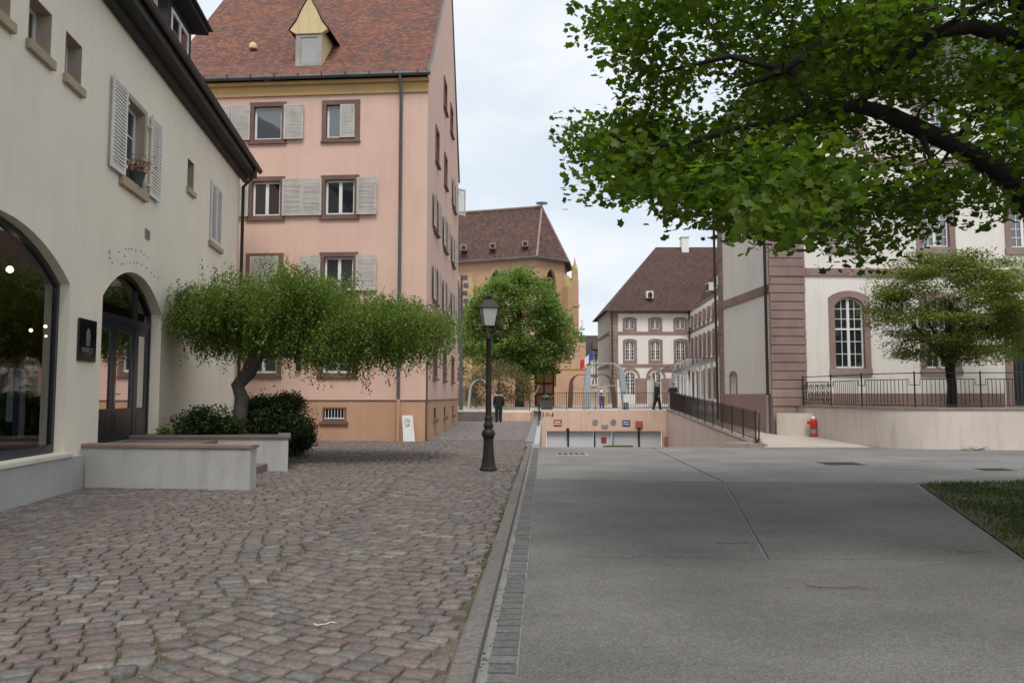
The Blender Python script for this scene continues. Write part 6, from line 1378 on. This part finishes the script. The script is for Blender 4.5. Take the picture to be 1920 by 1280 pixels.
# overgrown bower: brown climber dome
c = ellipsoid_pts(130, (-.9, 55, 2.0), (2.3, 1.8, 2.0), rg, .75, 1.15)
e = tree('climber_bower', (-.9, 55, TZ), 'domed bower overgrown with brown and yellow green climber', [(-.9, 55, TZ), (-.9, 55, 2), (-.9, 55, 3)], [.12, .1, .04], c, 60, .22, .13, LEAF_OVAL, 'leaf_brown', 'twig', rg, tilt=1., limbs=60, flat=.9, cvar=.5, hue=.2, cat='shrub')
# shrubs in the planter, hedge, small plants
def bush(name, c, r, n_, leaf, lmat, label, seed, tmpl=LEAF_OVAL, zmin=None):
    rg = np.random.default_rng(seed); e = empty(name, (c[0], c[1], c[2] - r[2]), label, 'shrub'); q_ = ellipsoid_pts(16, c, (r[0] * .8, r[1] * .8, r[2] * .75), rg, .3, zmin); per_ = n_ // 18
    p = np.concatenate([ellipsoid_pts(per_, k_, np.array(r) * rg.uniform(.28, .5), rg, .5, zmin) for k_ in q_] + [ellipsoid_pts(per_, c, np.array(r) * 1.12, rg, .3, zmin)]); p += rg.normal(0, .04, p.shape)
    mb = B()
    for q in p[::max(1, n_ // 14)][:14]: mb.tube([(c[0] + rg.normal(0, .1), c[1] + rg.normal(0, .1), c[2] - r[2]), tuple((np.array(c) + q) / 2), tuple(q)], [.018, .012, .005], 4)
    mb.obj('stems', 'twig', e); me, _, _ = leaf_mesh('foliage', p, leaf, .9, tmpl, lmat, rg, .45, .12); o = link('foliage', me, e); o.location = -e.location; o['kind'] = 'stuff'; return e
bush('juniper_bush', (-5.7, 18.9, 1.10), (1.0, .8, .62), 15000, .07, 'leaf_dark', 'dark rounded bush spreading behind the planter wall beside the trunk', 31, LEAF_OVAL, .62)
bush('low_shrub', (-7.0, 18.3, .95), (.8, .7, .42), 6500, .07, 'leaf_dark', 'low dark shrub between the shop wall and the weeping tree trunk', 32, LEAF_OVAL, .62)
bush('laurel_hedge', (-5.75, 21.3, .55), (.52, .8, .58), 6500, .08, 'leaf_dark', 'dark glossy laurel hedge standing at the end of the planter', 33, LEAF_OVAL, 0.)
bush('ground_plant', (-7.75, 17.6, .80), (.22, .22, .16), 260, .07, 'leaf_birch', 'small bright green plant against the shop wall in the planter', 34, LEAF_OVAL, .62)
bush('kerb_tuft', (xR(26.3) + .05, 26.35, .10), (.18, .16, .16), 320, .07, 'leaf_ivy', 'green tuft growing at the foot of the ramp railing', 35, LEAF_LONG, -.06)
bush('wall_weed', (14.5, 24.68, -.07), (.55, .07, .06), 300, .05, 'leaf_dark', 'dark weeds at the foot of the retaining wall', 36, LEAF_LONG, -.08)

# ================================================================ people
def person(loc, face, h, label, top, legs, hair, pose='stand', stripes=False, name='person'):
    """one continuous skinned body; clothing colour by body region; face = heading angle, 0 = towards +Y"""
    k = h / 1.75; sp_ = {'stand': (.0, .0), 'walk': (.15, .13), 'lean': (.03, .05)}[pose]; st_, ar = sp_
    J = {'pel': (0, 0, .93), 'waist': (0, .01, 1.08), 'chest': (0, .0, 1.30), 'neck': (0, .0, 1.47), 'head': (0, .03, 1.57), 'crown': (0, .02, 1.69)}
    for s, n_ in ((-1, 'l'), (1, 'r')):
        f = st_ * s
        J[n_ + 'hip'] = (.1 * s, 0, .90); J[n_ + 'knee'] = (.11 * s, f * .6 + .03, .49); J[n_ + 'ank'] = (.11 * s, f - (.08 if f < 0 else 0), .09); J[n_ + 'toe'] = (.13 * s, f + .15, .03)
        a = -ar * s; J[n_ + 'sh'] = (.19 * s, 0, 1.42); J[n_ + 'elb'] = (.26 * s, a * .6 - .02, 1.14); J[n_ + 'wri'] = (.25 * s, a + .10, .91); J[n_ + 'hand'] = (.245 * s, a + .14, .83)
    if pose == 'lean':
        for n_, s in (('l', -1), ('r', 1)): J[n_ + 'elb'] = (.25 * s, .12, 1.15); J[n_ + 'wri'] = (.17 * s, .33, 1.08); J[n_ + 'hand'] = (.14 * s, .40, 1.07)
    Rd = dict(pel=(.20, .15), waist=(.20, .15), chest=(.225, .16), neck=(.068, .07), head=(.095, .115), crown=(.08, .09), hip=(.135,) * 2, knee=(.098,) * 2, ank=(.075,) * 2, toe=(.055, .045), sh=(.105,) * 2, elb=(.075,) * 2, wri=(.05,) * 2, hand=(.048, .036))
    names = list(J); E_ = [('pel', 'waist'), ('waist', 'chest'), ('chest', 'neck'), ('neck', 'head'), ('head', 'crown')]
    for n_ in 'lr': E_ += [('pel', n_ + 'hip'), (n_ + 'hip', n_ + 'knee'), (n_ + 'knee', n_ + 'ank'), (n_ + 'ank', n_ + 'toe'), ('chest', n_ + 'sh'), (n_ + 'sh', n_ + 'elb'), (n_ + 'elb', n_ + 'wri'), (n_ + 'wri', n_ + 'hand')]
    me = bpy.data.meshes.new('tmp'); me.from_pydata([tuple(c * k for c in J[n_]) for n_ in names], [(names.index(a), names.index(b)) for a, b in E_], [])
    o = bpy.data.objects.new('tmp', me); COL.objects.link(o); o.modifiers.new('skin', 'SKIN'); o.modifiers.new('sub', 'SUBSURF').levels = 2
    if not me.skin_vertices: me.attributes  # layer is made by the modifier below
    bpy.context.view_layer.objects.active = o; bpy.context.view_layer.update()
    bmx = bmesh.new(); bmx.from_mesh(me); ly = bmx.verts.layers.skin.verify()
    for v, n_ in zip(bmx.verts, names): r = Rd.get(n_) or Rd[n_[1:]]; v[ly].radius = (r[0] * k, r[1] * k); v[ly].use_root = (n_ == 'pel')
    bmx.to_mesh(me); bmx.free(); bpy.context.view_layer.update()
    m2 = bpy.data.meshes.new_from_object(o.evaluated_get(bpy.context.evaluated_depsgraph_get())); bpy.data.objects.remove(o); m2.name = 'body'
    # fingers, nose and ears are grown onto the same mesh
    mb = B()
    for s, n_ in ((-1, 'l'), (1, 'r')):
        hp = Vector(J[n_ + 'hand']); fw = Vector(J[n_ + 'hand']) - Vector(J[n_ + 'wri']); fw.normalize()
        for q in range(4): b = hp + Vector((0, .022 * (q - 1.5), 0)) if pose != 'lean' else hp + Vector((.02 * (q - 1.5), 0, 0)); mb.tube([b, b + fw * .05, b + fw * (.085 - .006 * abs(q - 1)) + Vector((-s * .015, .01, 0))], [.01, .009, .006], 5)
        mb.tube([hp - fw * .03, hp + Vector((-s * .02, .045, -.02)), hp + Vector((-s * .025, .06, -.05))], [.011, .01, .007], 5)
        mb.lathe(Vector((.083 * s, .02, 1.575)), [(.004, -.03), (.014, -.015), (.016, .015), (.004, .03)], 6)
    mb.tube([(0, .115, 1.60), (0, .135, 1.565), (0, .112, 1.555)], [.008, .016, .008], 5)
    bmx = bmesh.new(); bmx.from_mesh(m2); vs_ = [bmx.verts.new(v * k) for v in mb.v]
    for f in mb.f:
        try: bmx.faces.new([vs_[i] for i in f])
        except ValueError: pass
    bmx.to_mesh(m2); bmx.free(); m2.materials.clear()
    for m in ('skin', top, legs, hair, 'cloth_black', 'cloth_white'): m2.materials.append(MATS[m])
    for p in m2.polygons:
        c = p.center / k; arm = abs(c.x) > .205 and c.z > .8
        if c.z < .10: i = 4
        elif pose == 'lean' and c.y > .30 and c.z > .95 and c.z < 1.2: i = 0
        elif arm and c.z < .90: i = 0
        elif c.z > 1.46: i = 3 if (c.z > 1.66 or (c.y < .01 and c.z > 1.54)) else 0
        elif c.z > .90 or arm: i = 1 if not (stripes and int(c.z * 16) % 2) else 5
        else: i = 2
        p.material_index = i; p.use_smooth = True
    e = empty(name, loc, label, 'person'); b = link('body', m2, e); b.rotation_euler = (0, 0, face)
    hb = B().lathe((0, 0, 0), [(.088, -.06), (.098, 0), (.092, .05), (.06, .09), (.01, .105)], 10); hm = bpy.data.meshes.new('hair'); hm.from_pydata([tuple((v + Vector((0, -.004, 1.635))) * k) for v in hb.v], [], hb.f); hm.materials.append(MATS[hair]); hm.polygons.foreach_set('use_smooth', [True] * len(hm.polygons)); o = link('hair', hm, e); o.rotation_euler = (0, 0, face)
    return e
person((-.72, 42.6, .2), R(10), 1.72, 'person in dark clothes standing with back turned on the lane', 'cloth_black', 'cloth_black', 'hair_dark')
person((8.62, 46.75, TZ), R(-80), 1.76, 'person in black walking along the terrace', 'cloth_black', 'cloth_black', 'hair_grey', 'walk')
person((9.58, 46.7, TZ), R(150), 1.66, 'person in dark blue leaning over the railing corner', 'cloth_navy', 'cloth_navy', 'hair_dark', 'lean')
person((6.35, 55.5, TZ), R(160), 1.68, 'person in striped top and blue trousers beyond the steel arch', 'cloth_black', 'cloth_blue', 'hair_dark', 'stand', True)
e = empty('pale_pillar', (6.0, 58, TZ), 'short pale stone pillar beyond the striped person', 'pillar'); B().box(5.75, 6.3, 58, 58.6, TZ, 2.35).obj('shaft', 'cream_stone', e); B().box(5.65, 6.4, 57.9, 58.7, 2.35, 2.5).obj('cap', 'cream_stone', e)
